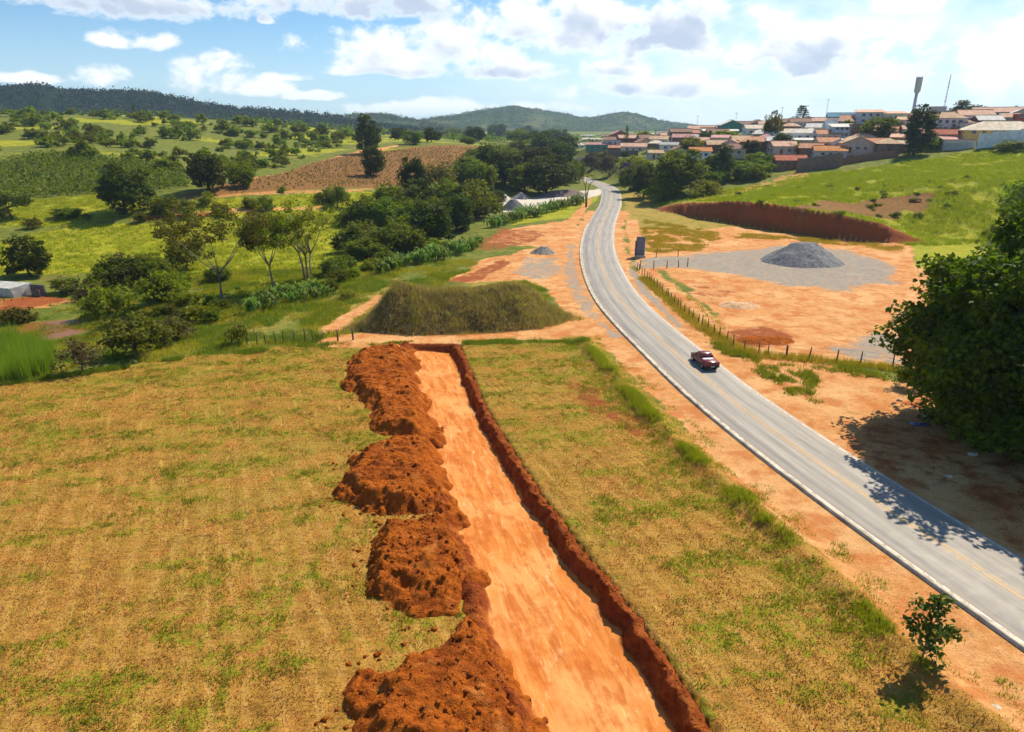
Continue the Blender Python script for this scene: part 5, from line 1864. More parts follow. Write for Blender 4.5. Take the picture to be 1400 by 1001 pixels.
def house(px, by, wpx, kind, rc, wc, rz=0.0, h=3.0, depth=8.0, pitch=.42, nwin=2, label=None, name='house', cat='house', chim=False):
    g = ground(px, by, 400)
    fw = g[1] * CP - (g[2] - CAM_H) * SP
    w = wpx * fw / FPX
    d = depth
    root = empty(name, g - np.array((0, 0, .3)), math.radians(rz) + math.atan2(-g[0], g[1]) * .75)
    h = h + .3
    ov = .45
    mb = MB()
    mb.box((0, 0, h / 2 - .6), (w, d, h + 1.2))
    if kind == 'gy':
        rh = w / 2 * pitch
        for s in (-1, 1):
            y = s * d / 2
            mb.poly([(-w / 2, y - s * .002, h), (w / 2, y - s * .002, h), (0, y - s * .002, h + rh), (-w / 2, y - s * .2, h), (w / 2, y - s * .2, h), (0, y - s * .2, h + rh)],
                    [(0, 1, 2), (5, 4, 3), (0, 3, 4, 1), (1, 4, 5, 2), (2, 5, 3, 0)])
    elif kind == 'gx':
        rh = d / 2 * pitch
        for s in (-1, 1):
            x = s * w / 2
            mb.poly([(x - s * .002, -d / 2, h), (x - s * .002, d / 2, h), (x - s * .002, 0, h + rh), (x - s * .2, -d / 2, h), (x - s * .2, d / 2, h), (x - s * .2, 0, h + rh)],
                    [(0, 1, 2), (5, 4, 3), (0, 3, 4, 1), (1, 4, 5, 2), (2, 5, 3, 0)])
    mb.build('wall', WM[wc], root)
    mb = MB()
    e = .16
    if kind == 'gx':
        rh = d / 2 * pitch
        dz = ov * pitch
        for s in (-1, 1):
            slab(mb, [(-w / 2 - ov, s * (d / 2 + ov), h - dz + e), (w / 2 + ov, s * (d / 2 + ov), h - dz + e), (w / 2 + ov, 0, h + rh + e), (-w / 2 - ov, 0, h + rh + e)])
    elif kind == 'gy':
        rh = w / 2 * pitch
        dz = ov * pitch
        for s in (-1, 1):
            slab(mb, [(s * (w / 2 + ov), -d / 2 - ov, h - dz + e), (s * (w / 2 + ov), d / 2 + ov, h - dz + e), (0, d / 2 + ov, h + rh + e), (0, -d / 2 - ov, h + rh + e)])
    elif kind == 'hip':
        a, b_ = w / 2 + ov, d / 2 + ov
        rl = max(a - b_, .3)
        rh = min(a, b_) * pitch
        z0 = h - .02
        if a >= b_:
            r1, r2 = (-rl, 0, z0 + rh), (rl, 0, z0 + rh)
        else:
            rl = b_ - a
            r1, r2 = (0, -rl, z0 + rh), (0, rl, z0 + rh)
        P_ = [(-a, -b_, z0), (a, -b_, z0), (a, b_, z0), (-a, b_, z0), r1, r2, (-a, -b_, z0 - .14), (a, -b_, z0 - .14), (a, b_, z0 - .14), (-a, b_, z0 - .14)]
        F_ = [(0, 1, 5, 4), (2, 3, 4, 5), (1, 2, 5), (3, 0, 4)] if a >= b_ else [(0, 1, 4), (1, 2, 5, 4), (2, 3, 5), (3, 0, 4, 5)]
        mb.poly(P_, F_ + [(0, 6, 7, 1), (1, 7, 8, 2), (2, 8, 9, 3), (3, 9, 6, 0), (9, 8, 7, 6)])
    elif kind == 'shed':
        slab(mb, [(-w / 2 - ov, -d / 2 - ov, h + .12), (w / 2 + ov, -d / 2 - ov, h + .12), (w / 2 + ov, d / 2 + ov, h + .12 + d * .16), (-w / 2 - ov, d / 2 + ov, h + .12 + d * .16)])
    else:
        mb.box((0, 0, h + .09), (w + .3, d + .3, .18))
    ro = mb.build('roof', RM[rc], root)
    if kind in ('gx', 'gy', 'hip'):
        rhh = (w / 2 if kind == 'gy' else min(w, d) / 2) * pitch
        mb = MB()
        if kind == 'gy' or (kind == 'hip' and d > w):
            ln = d / 2 + (ov if kind == 'gy' else -w / 2)
            mb.box((0, 0, h + rhh + e + .05), (.34, max(2 * ln, .5), .14))
        else:
            ln = w / 2 + (ov if kind == 'gx' else -d / 2)
            mb.box((0, 0, h + rhh + e + .05), (max(2 * ln, .5), .34, .14))
        mb.build('ridge', RM['terracotta' if rc in ('terracotta', 'red', 'orange', 'brown') else 'tan'], ro)
    if chim:
        mb = MB()
        mb.box((w * .2, 0, h + 1.6), (1.4, 1.4, 3.2)).box((w * .2, 0, h + 3.28), (1.7, 1.7, .2))
        mb.build('water_tank_block', WM['grey'], root)
    if nwin:
        slots = np.linspace(-w / 2, w / 2, nwin + 3)[1:-1]
        di = random.randrange(len(slots))
        for i, xx in enumerate(slots):
            if i == di:
                child('door', DOOR, root, (xx, -d / 2 - .03, 1.05 + .3), (.95, 1, 2.1))
            else:
                child('window', WIN, root, (xx, -d / 2 - .03, 1.65 + .3), (1.3, 1, 1.1))
        for s in (-1, 1):
            for yy in (-d * .22, d * .22):
                child('window', WIN, root, (s * (w / 2 + .03), yy, 1.65 + .3), (1.2, 1, 1.1), s * math.pi / 2)
        if h > 4.8:
            for xx in slots:
                child('window', WIN, root, (xx, -d / 2 - .03, 4.4), (1.3, 1, 1.2))
    root['category'] = cat
    if label:
        root['label'] = label
    return root, dict(px=px, by=by, kind=kind, rc=rc, wc=wc, w=w)


# px, base y, width px, roof kind, roof, wall, turn, wall height, depth, windows
TOWN = [
    (789, 203, 22, 'gx', 'cream', 'white', 6, 3, 8, 2), (816, 194, 40, 'gx', 'cream', 'cream', -8, 3, 8, 2), (834, 188, 22, 'gx', 'pink', 'white', 4, 3, 7, 1), (846, 190, 22, 'gy', 'pink', 'brick', 10, 3, 8, 1),
    (818, 206, 34, 'gx', 'pink', 'green', 0, 3.4, 6, 2), (843, 209, 22, 'gx', 'terracotta', 'brick', -5, 2.8, 6, 1), (857, 196, 24, 'gx', 'salmon', 'red', 8, 3.2, 8, 2), (866, 208, 34, 'gx', 'salmon', 'cream', -4, 3, 8, 2),
    (895, 186, 30, 'shed', 'white', 'grey', 0, 3.6, 8, 2), (885, 196, 24, 'gx', 'brown', 'grey', 10, 3, 8, 2), (901, 198, 24, 'gx', 'tan', 'cream', -10, 3, 8, 2), (880, 202, 22, 'gy', 'brown', 'tan', 12, 3, 7, 1),
    (915, 182, 24, 'gx', 'salmon', 'cream', 5, 3, 8, 2), (936, 196, 32, 'gx', 'pink', 'brick', -6, 3.2, 8, 2), (931, 175, 28, 'gx', 'brown', 'brown', 3, 4.5, 8, 2), (930, 184, 26, 'gx', 'salmon', 'pink', 4, 3, 8, 2),
    (958, 184, 34, 'gx', 'salmon', 'pink', -7, 3, 9, 2), (980, 190, 28, 'gx', 'brown', 'lilac', 5, 3, 8, 2), (962, 195, 24, 'shed', 'grey', 'grey', 8, 2.6, 6, 0), (956, 216, 28, 'gx', 'orange', 'white', 4, 3, 7, 2),
    (895, 216, 20, 'gx', 'tan', 'cream', 10, 2.6, 6, 1), (914, 206, 24, 'shed', 'grey', 'white', -5, 2.8, 7, 1), (926, 214, 20, 'gy', 'brown', 'grey', 10, 2.8, 7, 1),
    (997, 182, 30, 'gy', 'white', 'green', 8, 4.2, 12, 1), (984, 187, 46, 'shed', 'white', 'green', 3, 2.8, 5, 2), (1019, 172, 34, 'gx', 'brown', 'brown', -4, 3.4, 8, 2), (1035, 168, 22, 'gy', 'brown', 'pink', 12, 3.4, 8, 1),
    (1008, 172, 22, 'gx', 'terracotta', 'brown', 4, 3, 8, 1), (1030, 185, 26, 'gx', 'cream', 'white', 10, 3.2, 8, 2), (1037, 192, 24, 'hip', 'white', 'cream', 0, 2.8, 8, 2), (1030, 203, 38, 'hip', 'terracotta', 'brick', 6, 3, 9, 2),
    (1001, 213, 36, 'hip', 'brown', 'tan', -8, 3, 9, 2), (1012, 200, 26, 'gx', 'tan', 'cream', 12, 2.8, 8, 1), (978, 206, 26, 'gx', 'tan', 'brick', 6, 2.8, 8, 2),
    (1070, 176, 26, 'gx', 'brown', 'brown', 0, 3.2, 8, 2), (1092, 176, 26, 'gx', 'brown', 'lilac', 4, 3.2, 8, 2), (1086, 194, 28, 'gx', 'cream', 'white', -8, 3.6, 8, 2), (1078, 229, 40, 'gx', 'red', 'brick', 8, 2.8, 8, 3),
    (1152, 160, 38, 'gx', 'blue', 'blue', 0, 4.6, 10, 2), (1122, 164, 40, 'gx', 'salmon', 'pink', -5, 3, 9, 2), (1148, 166, 34, 'gx', 'pink', 'cream', 6, 3, 8, 2), (1122, 172, 34, 'gx', 'brown', 'tan', 3, 3, 8, 2),
    (1116, 184, 26, 'gx', 'white', 'cream', -12, 3, 8, 2), (1134, 184, 14, 'flat', 'white', 'white', 4, 6.2, 6, 1), (1149, 190, 30, 'shed', 'white', 'blue', 8, 4.6, 8, 3), (1100, 193, 40, 'hip', 'white', 'white', 6, 3.2, 9, 2),
    (1098, 199, 34, 'shed', 'white', 'grey', -3, 2.4, 5, 0), (1167, 188, 14, 'flat', 'grey', 'brick', 0, 5.4, 9, 1), (1186, 170, 34, 'shed', 'salmon', 'lilac', 4, 5.2, 8, 2), (1164, 172, 30, 'gx', 'terracotta', 'brick', -6, 3, 8, 2),
    (1203, 162, 60, 'gx', 'salmon', 'white', 2, 3.2, 9, 4), (1222, 178, 22, 'gx', 'tan', 'lilac', -6, 3, 7, 1), (1166, 208, 38, 'gy', 'tan', 'pink', 8, 3.6, 12, 2), (1189, 206, 34, 'gx', 'terracotta', 'tan', -4, 3, 9, 2),
    (1212, 207, 30, 'hip', 'tan', 'brown', 6, 2.9, 9, 2), (1108, 212, 28, 'gx', 'terracotta', 'brick', -10, 2.8, 8, 1), (1132, 216, 40, 'gx', 'orange', 'grey', 5, 2.8, 8, 2), (1129, 204, 28, 'gx', 'terracotta', 'cream', 12, 2.8, 8, 1),
    (1148, 205, 22, 'gy', 'cream', 'white', -12, 2.8, 8, 1), (1231, 206, 22, 'gx', 'cream', 'brick', 6, 2.4, 6, 1), (1239, 158, 26, 'gx', 'salmon', 'cream', -5, 3.2, 8, 2), (1271, 158, 32, 'gx', 'cream', 'grey', 6, 3, 8, 2),
    (1290, 182, 46, 'hip', 'tan', 'lilac', -4, 5.4, 10, 4), (1328, 174, 40, 'gx', 'salmon', 'lilac', 8, 4.2, 9, 4), (1322, 160, 60, 'gx', 'cream', 'white', 2, 3, 8, 3), (1362, 162, 60, 'gx', 'salmon', 'green', 4, 4.8, 12, 4),
    (1365, 187, 92, 'hip', 'cream', 'yellow', 4, 2.4, 14, 6), (1394, 174, 18, 'flat', 'red', 'red', 0, 4.6, 6, 1), (1288, 193, 40, 'gx', 'red', 'pink', -10, 2.6, 8, 2), (1306, 199, 36, 'shed', 'pink', 'grey', 8, 2.2, 6, 0),
    (1256, 172, 26, 'gx', 'terracotta', 'tan', 3, 3, 8, 2), (1218, 190, 24, 'gx', 'terracotta', 'lilac', -6, 3, 8, 1), (1300, 170, 26, 'gx', 'brown', 'brick', 3, 3.2, 8, 2), (1048, 178, 22, 'gx', 'salmon', 'cream', -3, 3, 8, 1),
    (872, 187, 20, 'gx', 'terracotta', 'pink', 7, 3, 7, 1), (908, 190, 20, 'gx', 'grey', 'white', -7, 3, 7, 1), (945, 178, 22, 'gx', 'terracotta', 'brown', 7, 3, 7, 1), (970, 175, 22, 'gx', 'brown', 'pink', -5, 3, 7, 1),
    (990, 171, 20, 'gx', 'salmon', 'tan', 5, 3, 7, 1), (803, 188, 18, 'gx', 'white', 'white', -6, 3, 7, 1), (1278, 168, 18, 'flat', 'grey', 'grey', 3, 6.5, 5, 1),
]
rt = np.random.default_rng(44)
TPOLY = [(785, 200), (860, 186), (950, 178), (1060, 170), (1160, 164), (1260, 160), (1400, 160), (1400, 180), (1320, 188), (1225, 204), (1110, 212), (1000, 210), (900, 214), (800, 208)]
tries = 0
while len(TOWN) < 112 and tries < 4000:
    tries += 1
    q = (rt.uniform(785, 1400), rt.uniform(160, 214))
    if sd_poly(np.array([q[0]]), np.array([q[1]]), TPOLY)[0] < 0:
        continue
    if min(((q[0] - t[0]) / 17) ** 2 + ((q[1] - t[1]) / 6.5) ** 2 for t in TOWN) < 1:
        continue
    TOWN.append((q[0], q[1], rt.uniform(20, 32), rt.choice(['gx', 'gx', 'gy', 'hip', 'shed']), rt.choice(['terracotta', 'salmon', 'tan', 'brown', 'cream', 'pink', 'salmon', 'white']),
                 rt.choice(['white', 'cream', 'brick', 'pink', 'tan', 'lilac', 'grey', 'brown']), rt.uniform(-14, 14), rt.uniform(2.7, 3.6), rt.uniform(6, 9), int(rt.integers(1, 3))))
infos = []
for T in TOWN:
    root, inf = house(*T[:6], rz=T[6], h=T[7], depth=T[8], nwin=T[9])
    infos.append((root, inf))
RN_ = dict(gx='pitched', gy='gable-fronted', hip='hipped', shed='lean-to', flat='flat')
rows_ = [("town's lowest row", 203, 999), ("town's second row", 189, 203), ("town's third row", 176, 189), ("town's skyline row", 0, 176)]
for rn, lo, hi in rows_:
    sel = sorted([q for q in infos if lo <= q[1]['by'] < hi], key=lambda q: q[1]['px'])
    for i, (root, inf) in enumerate(sel):
        pos_ = 'leftmost' if i == 0 else ('rightmost' if i == len(sel) - 1 else ORD[i] + ' from left')
        tag(root, f"{inf['wc']} house with {RN_[inf['kind']]} {inf['rc']} roof, {pos_} in the {rn}", 'house', 'houses of the town')

# yard walls


def yard_wall(pts, h, mat, label, th=.3, panel=3.0):
    ws = [ground(*p) for p in pts]
    root = empty('yard_wall', ws[0])
    tag(root, label, 'wall')
    o0 = Vector(ws[0])
    for a, b_ in zip(ws[:-1], ws[1:]):
        a, b_ = Vector(a), Vector(b_)
        L = (b_ - a).length
        k_ = max(1, int(L / panel))
        for i in range(k_):
            p, q = a.lerp(b_, i / k_), a.lerp(b_, (i + 1) / k_)
            m_ = (p + q) / 2
            dz = random.uniform(-.05, .05)
            ang = math.atan2(q.y - p.y, q.x - p.x)
            ln = math.hypot(q.x - p.x, q.y - p.y)
            zb = min(p.z, q.z) - .6
            MB().box((m_.x - o0.x, m_.y - o0.y, zb - o0.z + (h + .6) / 2 + dz), (ln - .02, th, h + .6), ang).build('wall_panel', mat, root)
    return root


yard_wall([(1088, 236), (1112, 233), (1150, 228)], 5.0, WM['brown'], 'tall unplastered brown wall at the foot of the orange roofs')
yard_wall([(1151, 226), (1190, 219), (1228, 215)], 2.6, WM['brick'], 'dark brick yard wall left of the tall oval tree')
yard_wall([(1288, 206), (1310, 205), (1333, 203)], 3.0, WM['grey'], 'grey yard wall in front of the lean-to sheds')
yard_wall([(1334, 204), (1370, 200), (1412, 196)], 5.2, WM['white'], 'long whitewashed wall below the large cream roof at the right edge')
yard_wall([(815, 214), (845, 213), (872, 213)], 2.8, WM['brown'], 'brown garden wall below the green walled house at the far left of town')
yard_wall([(780, 222), (815, 217)], 2.2, WM['pink'], 'low pinkish wall at the far left end of the town above the road')

# water tower
g = ground(1247, 160)
fw = g[1] * CP - (g[2] - CAM_H) * SP
u = fw / FPX
root = empty('water_tower', g)
tag(root, 'concrete water tower with a wide tank on a thin shaft above the roofs', 'water tower')
CON = mat_plain('weathered_concrete', (.50, .46, .46), .9, .15, .15, .5, .02)
top = (160 - 103) * u + 1.0
tb = (160 - 122) * u + 1.0
MB().tube([(0, 0, -1), (0, 0, tb)], [2.1 * u, 1.9 * u], 16).build('shaft', CON, root)
MB().tube([(0, 0, tb - .3), (0, 0, tb + .6), (0, 0, top - .6), (0, 0, top)], [2.2 * u, 3.8 * u, 4.1 * u, 4.1 * u], 20).build('tank', CON, root)
mb = MB()
for i in range(10):
    a = i * .628
    mb.tube([(3.95 * u * math.cos(a), 3.95 * u * math.sin(a), top - .05), (3.95 * u * math.cos(a), 3.95 * u * math.sin(a), top + 1.0)], [.05, .05], 4)
mb.build('railing', POLE, root)
# radio mast
g = ground(1288, 160)
fw = g[1] * CP - (g[2] - CAM_H) * SP
u = fw / FPX
root = empty('radio_mast', g)
tag(root, 'thin red and white lattice radio mast right of the water tower', 'mast')
H_ = (160 - 98) * u
for s in range(7):
    z0, z1 = H_ * s / 7, H_ * (s + 1) / 7
    wd = .55 * (1 - s / 9)
    mb = MB()
    for j in range(3):
        a, b_ = j * 2.094, (j + 1) * 2.094
        mb.tube([(wd * math.cos(a), wd * math.sin(a), z0), (wd * math.cos(a), wd * math.sin(a), z1)], [.07, .07], 5)
        mb.tube([(wd * math.cos(a), wd * math.sin(a), z0), (wd * math.cos(b_), wd * math.sin(b_), (z0 + z1) / 2), (wd * math.cos(a), wd * math.sin(a), z1)], [.045, .045, .045], 4)
    mb.build('mast_section', mat_plain('mast_red', (.42, .12, .09), .6) if s % 2 else mat_plain('mast_white', (.66, .64, .62), .6), root)
MB().tube([(0, 0, 6), (0, -.5, 6.0)], [.9, .9], 12).build('dish', mat_plain('mast_white', (.66, .64, .62), .6), root)
MB().tube([(0, 0, H_ * .98), (0, 0, H_ * 1.12)], [.04, .02], 5).build('antenna', POLE, root)
# utility poles
for (px, py, hp), lab in (((1128, 168, 36), 'wooden pole beside the blue roofed house on the skyline'), ((1066, 178, 30), 'concrete pole left of the leaning conifer'), ((1005, 176, 24), 'concrete pole above the green gabled building'),
                          ((952, 184, 24), 'concrete pole on the left skyline of the town'), ((1150, 214, 26), 'concrete pole in front of the pink gable house'), ((1283, 182, 26), 'pole in front of the lilac two-storey house')):
    g = ground(px, py)
    fw = g[1] * CP - (g[2] - CAM_H) * SP
    H_ = hp * fw / FPX
    root = empty('utility_pole', g, random.uniform(-.5, .5))
    tag(root, lab, 'pole', 'utility poles in the town')
    MB().tube([(0, 0, -.5), (0, 0, H_)], [.16, .1], 8).build('pole', POLE, root)
    MB().box((0, 0, H_ - .5), (1.8, .12, .12)).build('cross_arm', BARK, root)

# ================================================================== FENCES
POSTM = mat_plain('weathered_fence_post', (.16, .095, .055), .9, .1, .35, 4.0)
POSTP = mat_plain('pale_fence_post', (.50, .45, .38), .9, .1, .2, 4.0)
WIRE = mat_plain('rusty_wire', (.20, .16, .13), .6, .3, .2, 4.0)
PM = []
for i in range(3):
    t_ = MB().tube([(0, 0, -.3), (.01, 0, .6), (.02 * (i - 1), .01, 1.0)], [.07, .06, .052], 7).build('post', POSTM)
    PM.append(t_.data)
    bpy.data.objects.remove(t_)


def fence(pts, spacing, hgt, label, mat=POSTM, wires=(.35, .65, .92), thick=1.0, onground=True):
    line = smooth_line(pts, .5, 1)
    s = np.r_[0, np.cumsum(np.hypot(*np.diff(line, axis=0).T))]
    k_ = max(2, int(round(s[-1] / spacing)) + 1)
    si = np.linspace(0, s[-1], k_) + np.r_[0, RNG.uniform(-.2, .2, k_ - 2) * spacing, 0]
    P_ = np.c_[np.interp(si, s, line[:, 0]), np.interp(si, s, line[:, 1])]
    zz_ = Z(P_[:, 0], P_[:, 1])
    root = empty('fence', (P_[0, 0], P_[0, 1], zz_[0]))
    tag(root, label, 'fence')
    o0 = np.array((P_[0, 0], P_[0, 1], zz_[0]))
    tops = []
    for i in range(k_):
        p = np.array((P_[i, 0], P_[i, 1], zz_[i])) - o0
        hh = hgt * random.uniform(.88, 1.1)
        o = child('post', PM[i % 3], root, p, (thick, thick, hh), random.uniform(0, 6))
        o.rotation_euler = (random.uniform(-.06, .06), random.uniform(-.06, .06), random.uniform(0, 6))
        if mat is not POSTM:
            o.material_slots[0].link = 'OBJECT'
            o.material_slots[0].material = mat
        tops.append(p)
    for wz in wires:
        MB().tube([tuple(p + np.array((0, 0, hgt * wz))) for p in tops], [.012] * k_, 4).build('wire', WIRE, root)
    return root


fence(FEN1[:9], 1.75, 1.55, 'long post and wire fence along the roadside of the bare lot', thick=1.1)
fence([FEN1[8]] + FEN1[9:], 2.55, 1.75, 'post and wire fence in yellow grass left of the huge tree', thick=1.3)
fence([at_z(*p) for p in ((875, 368), (892, 368), (907, 367), (924, 366), (940, 364))], 2.5, 1.65, 'short row of dark posts along the gravel entrance of the lot', thick=1.4)
fence([at_z(*p) for p in ((897, 352), (912, 352), (927, 351))], 3.4, 1.7, 'two or three thin posts behind the gravel entrance', thick=1.2)
fence([at_z(*p) for p in ((338, 472), (370, 470), (400, 469), (428, 467))], 1.15, 1.6, 'close-set dark fence posts at the far edge of the field', thick=1.1)
fence([at_z(*p) for p in ((462, 466), (483, 465))], 1.9, 1.6, 'two dark gate posts beside the dirt crossing', thick=1.8)
fence([ground(px, py)[:2] for px, py in ((-30, 522), (3, 519), (22, 519), (36, 512), (62, 506))], 1.6, 1.1, 'short pale fence posts in front of the reeds', mat=POSTP, thick=1.0)
fence([ground(px, py)[:2] for px, py in ((-10, 414), (15, 412), (35, 409), (55, 406))], 1.5, 1.5, 'reddish fence posts around the red earth yard at the left', mat=mat_plain('reddish_post', (.33, .13, .06), .9, .1, .2, 4.0), thick=.9)
fence([ground(px, py)[:2] for px, py in ((470, 252), (500, 251), (540, 250), (560, 249))], 2.2, 1.5, 'thin fence in front of the round tree in the ploughed field', thick=1.2)

# ================================================================== SMALL STRUCTURES
g = ground(8, 402)
root = empty('concrete_tank', g, math.radians(-12))
tag(root, 'low concrete tank with an end coloured dark for shade beside the red yard', 'tank')
CT = mat_plain('stained_concrete', (.46, .45, .41), .9, .15, .25, 1.0, .02)
MB().poly([(-9, -1.5, -.5), (3.6, -1.5, -.5), (4.6, 1.5, -.5), (-9, 1.5, -.5), (-9, -1.5, 1.5), (3.0, -1.5, 1.5), (4.6, 1.5, 2.0), (-9, 1.5, 2.0)], [(0, 1, 5, 4), (1, 2, 6, 5), (2, 3, 7, 6), (3, 0, 4, 7), (4, 5, 6, 7), (3, 2, 1, 0)]).build('wall', CT, root)
MB().box((6.2, 1.0, .6), (3.0, .25, 2.4)).build('end_wall', mat_plain('shade_toned_concrete', (.13, .12, .12), .9, .1, .2, 1.0), root)  # shade on the end wall painted in as a much darker concrete
g = ground(108, 398)
root = empty('plank_bridge', g, math.radians(28))
tag(root, 'pale weathered plank footbridge behind the pond', 'bridge')
for i in range(3):
    MB().box((0, (i - 1) * .32, .5), (6.0, .28, .09)).build('plank', mat_plain('weathered_plank', (.52, .46, .30), .9, .1, .25, 2.0), root)
for s in (-1, 1):
    MB().box((s * 2.6, 0, .15), (.25, .95, .6)).build('support', POSTM, root)

# pylon sign at the entrance of the lot
g = ground(875, 352)
root = empty('pylon_sign', g, math.radians(-8))
tag(root, 'tall dark grey pylon sign at the gravel entrance of the lot', 'sign')
SGM = mat_plain('grey_blue_panel', (.16, .165, .21), .55, .4, .15, 1.0)
SGD = mat_plain('shade_toned_panel', (.075, .08, .095), .6, .3, .15, 1.0)  # darker copy of the panel colour, with the side face's shade painted in
MB().box((0, 0, .2), (2.2, 1.3, .5)).build('plinth', WM['tan'], root)
MB().box((-.05, .1, 2.3), (1.7, .7, 3.7)).build('core', SGD, root)
for i in range(7):
    MB().box((0, -.30, .76 + i * .5), (1.55, .08, .46)).build('panel', SGM, root)
MB().box((-.98, .15, 1.9), (.3, .75, 2.9)).build('side_wing', SGD, root)
MB().box((.86, -.22, 2.3), (.10, .18, 3.8)).build('edge_trim', mat_plain('white_trim', (.68, .66, .62), .5, .3, .1, 1.0), root)

# litter and pale stones on the shaded roadside
STM = mat_plain('pale_stone', (.50, .42, .34), .9, .1, .25, 3.0)
for i, (px, py, sz, lab) in enumerate([(1230, 548, .22, 'pale stone nearest the foot of the leafy bush'), (1268, 570, .26, 'pale stone in the middle of the tree shade'), (1330, 622, .3, 'yellowish stone deep in the tree shade'), (1297, 652, .2, 'small stone in the shade near the road'),
                                      (1357, 972, .28, 'white stone beside the berm at the lower right corner'), (1352, 558, .25, 'pale stone under the huge tree crown'), (960, 838, .15, 'small pale stone lying on the roadside earth')][:6]):
    g = ground(px, py)
    mb = MB()
    bmesh.ops.create_icosphere(mb.bm, subdivisions=2, radius=sz)
    rr_ = np.random.default_rng(900 + i)
    for v_ in mb.bm.verts:
        v_.co = Vector((v_.co.x * 1.4, v_.co.y, v_.co.z * .7)) * rr_.uniform(.82, 1.15)
    o = mb.build('stone', STM, None, g + np.array((0, 0, sz * .3)))
    tag(o, lab, 'stone', 'loose stones by the road')
g = ground(1255, 581)
mb = MB()
bmesh.ops.create_grid(mb.bm, x_segments=6, y_segments=5, size=.5)
rr_ = np.random.default_rng(950)
for v_ in mb.bm.verts:
    v_.co = Vector((v_.co.x * 1.6, v_.co.y * .8, rr_.uniform(.02, .16)))
o = mb.build('plastic_sheet', mat_plain('blue_plastic', (.07, .09, .22), .4, .4, .2, 2.0), None, g)
tag(o, 'crumpled scrap of blue plastic lying in the tree shade', 'litter')

# ================================================================== PICKUP
gp = np.array(at_z(966, 499))
i0 = int(np.argmin(np.hypot(*(ROAD - gp).T)))
tv = ROAD[i0 + 2] - ROAD[i0 - 2]
head = math.atan2(tv[1], tv[0]) - math.pi / 2
cpos = ROAD[i0] + RN[i0] * 1.75
car = empty('pickup_truck', (cpos[0], cpos[1], .095), head)
tag(car, 'dark red pickup truck driving away on the curved road', 'pickup')
PAINT, n, out = new_mat('dark_red_car_paint')
b = pbsdf(n, (.15, .008, .014), .38, .4, None, 0.0, **{'Coat Weight': .35, 'Coat Roughness': .12})
n.l.new(b.outputs[0], out.inputs[0])
BLK = mat_plain('black_plastic', (.02, .02, .022), .6, .3, .1, 2.0)
RUB = mat_plain('tyre_rubber', (.025, .025, .025), .85, .1, .1, 2.0)
RIM = mat_plain('alloy_rim', (.5, .5, .52), .35, .5, .05, 2.0, 0, metal=.8)
CGL, n, out = new_mat('tinted_car_glass')
b = pbsdf(n, (.012, .016, .02), .06, .6)
n.l.new(b.outputs[0], out.inputs[0])
COVER = mat_plain('white_bed_cover', (.72, .68, .68), .45, .4, .06, 2.0)


def loft(sts, ring, name, mat, parent):
    mb = MB()
    R_ = []
    for s in sts:
        R_.append([mb.bm.verts.new((x, s[0], z)) for x, z in ring(*s[1:])])
    m_ = len(R_[0])
    for a, b_ in zip(R_[:-1], R_[1:]):
        for j in range(m_):
            mb.bm.faces.new((a[j], a[(j + 1) % m_], b_[(j + 1) % m_], b_[j])).smooth = True
    mb.bm.faces.new(R_[0][::-1])
    mb.bm.faces.new(R_[-1])
    return mb.build(name, mat, parent)


def bring(hw, zb, zt):
    zm = zb + (zt - zb) * .55
    half = [(hw * .90, zb), (hw * .99, zb + .10), (hw, zm), (hw * .97, zt - .07), (hw * .90, zt)]
    return half + [(-x, z) for x, z in half[::-1]]


body = loft([(-2.24, .76, .50, .98), (-2.18, .83, .42, 1.03), (-1.3, .86, .36, 1.04), (-.55, .86, .34, 1.02), (.2, .86, .34, .99), (1.05, .86, .34, .98), (1.6, .84, .36, .93), (2.0, .80, .38, .84), (2.18, .72, .42, .72)], bring, 'body', PAINT, car)
cab = loft([(-.66, .78, .98, 1.05), (-.50, .76, .98, 1.30), (-.26, .70, .98, 1.50), (.1, .69, .98, 1.54), (.42, .68, .98, 1.51), (.80, .72, .97, 1.26), (1.14, .76, .96, 1.02)], lambda hw, zb, zt: [(.80, zb), (.80, zb + .02), (hw, zt - .05), (hw * .9, zt), (-hw * .9, zt), (-hw, zt - .05), (-.80, zb + .02), (-.80, zb)], 'cabin', PAINT, car)
MB().poly([(-.60, -.645, 1.10), (.60, -.645, 1.10), (.55, -.33, 1.47), (-.55, -.33, 1.47), (-.60, -.60, 1.10), (.60, -.60, 1.10), (.55, -.28, 1.45), (-.55, -.28, 1.45)],
          [(0, 1, 2, 3), (7, 6, 5, 4), (0, 4, 5, 1), (1, 5, 6, 2), (2, 6, 7, 3), (3, 7, 4, 0)]).build('rear_window', CGL, cab)
MB().poly([(-.64, 1.10, 1.07), (.64, 1.10, 1.07), (.58, .49, 1.50), (-.58, .49, 1.50), (-.64, 1.05, 1.05), (.64, 1.05, 1.05), (.58, .44, 1.48), (-.58, .44, 1.48)],
          [(3, 2, 1, 0), (4, 5, 6, 7), (0, 1, 5, 4), (1, 2, 6, 5), (2, 3, 7, 6), (3, 0, 4, 7)]).build('windscreen', CGL, cab)
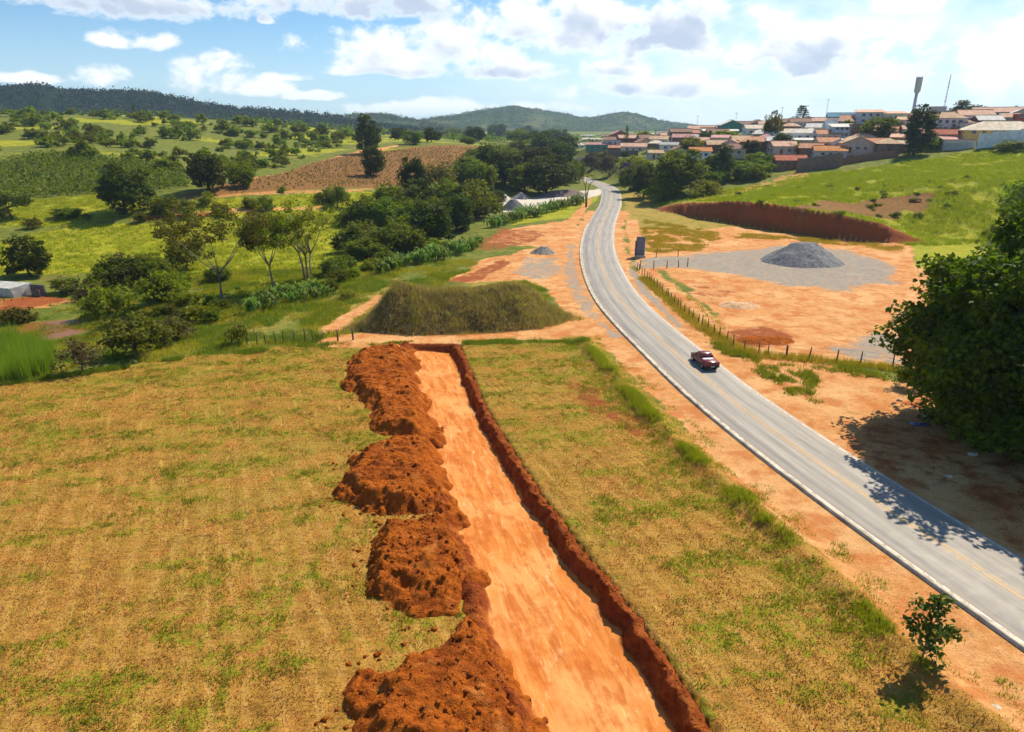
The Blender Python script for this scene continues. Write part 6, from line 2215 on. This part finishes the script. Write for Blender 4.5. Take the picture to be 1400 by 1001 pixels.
for s in (-1, 1):
    MB().poly([(s * .815, -.42, 1.05), (s * .815, .95, 1.05), (s * .72, .45, 1.42), (s * .72, -.26, 1.43), (s * .77, -.42, 1.05), (s * .77, .95, 1.05), (s * .68, .45, 1.42), (s * .68, -.26, 1.43)],
              [(0, 1, 2, 3), (7, 6, 5, 4), (0, 4, 5, 1), (1, 5, 6, 2), (2, 6, 7, 3), (3, 7, 4, 0)]).build('side_window', CGL, cab)
    MB().box((s * .90, .72, 1.06), (.16, .10, .13)).build('mirror', PAINT, car, bevel=.02)
    MB().box((s * .872, .15, .84), (.03, .18, .04)).build('door_handle', BLK, car)
    MB().box((s * .76, -2.215, .80), (.13, .10, .34)).build('tail_light', mat_plain('tail_light_red', (.35, .012, .012), .25, .5, .1, 2.0), car, bevel=.015)
    MB().box((s * .62, 2.10, .70), (.26, .12, .14)).build('headlight', mat_plain('headlight_glass', (.6, .6, .62), .15, .5, .05, 2.0), car, bevel=.02)
    for y in (1.36, -1.34):
        MB().tube([(s * .60, y, .33), (s * .868, y, .33)], [.40, .40], 20).build('wheel_arch', BLK, car)
        wl_ = MB().tube([(s * .66, y, .315), (s * .70, y, .315), (s * .86, y, .315), (s * .885, y, .315)], [.27, .315, .315, .27], 20).build('wheel', RUB, car)
        MB().tube([(s * .86, y, .315), (s * .893, y, .315)], [.20, .19], 14).build('rim', RIM, wl_)
MB().box((0, -.96, 1.042), (1.22, .46, .05)).build('bed_cover', COVER, car, bevel=.02)
MB().box((0, -2.27, .50), (1.60, .12, .18)).build('bumper', BLK, car, bevel=.03)
MB().box((0, -2.262, .80), (1.32, .03, .36)).build('tailgate', PAINT, car, bevel=.012)
MB().box((0, -2.335, .55), (.42, .02, .13)).build('licence_plate', mat_plain('plate_grey', (.45, .45, .45), .5, .3, .1, 2.0), car)

# ================================================================== AIR
HAZE = True
if HAZE:
    hm, n, out = new_mat('haze_air')
    pv = n.node('ShaderNodeVolumePrincipled')
    pv.inputs['Color'].default_value = (.52, .74, 1.0, 1)
    pv.inputs['Density'].default_value = 0.00011
    pv.inputs['Anisotropy'].default_value = 0.25
    n.l.new(pv.outputs[0], out.inputs['Volume'])
    hb = MB().box((0, 2300, 87), (9700, 5300, 214)).build('haze', hm)
    tag(hb, 'thin bluish haze lying over the whole valley', 'haze', kind='stuff')
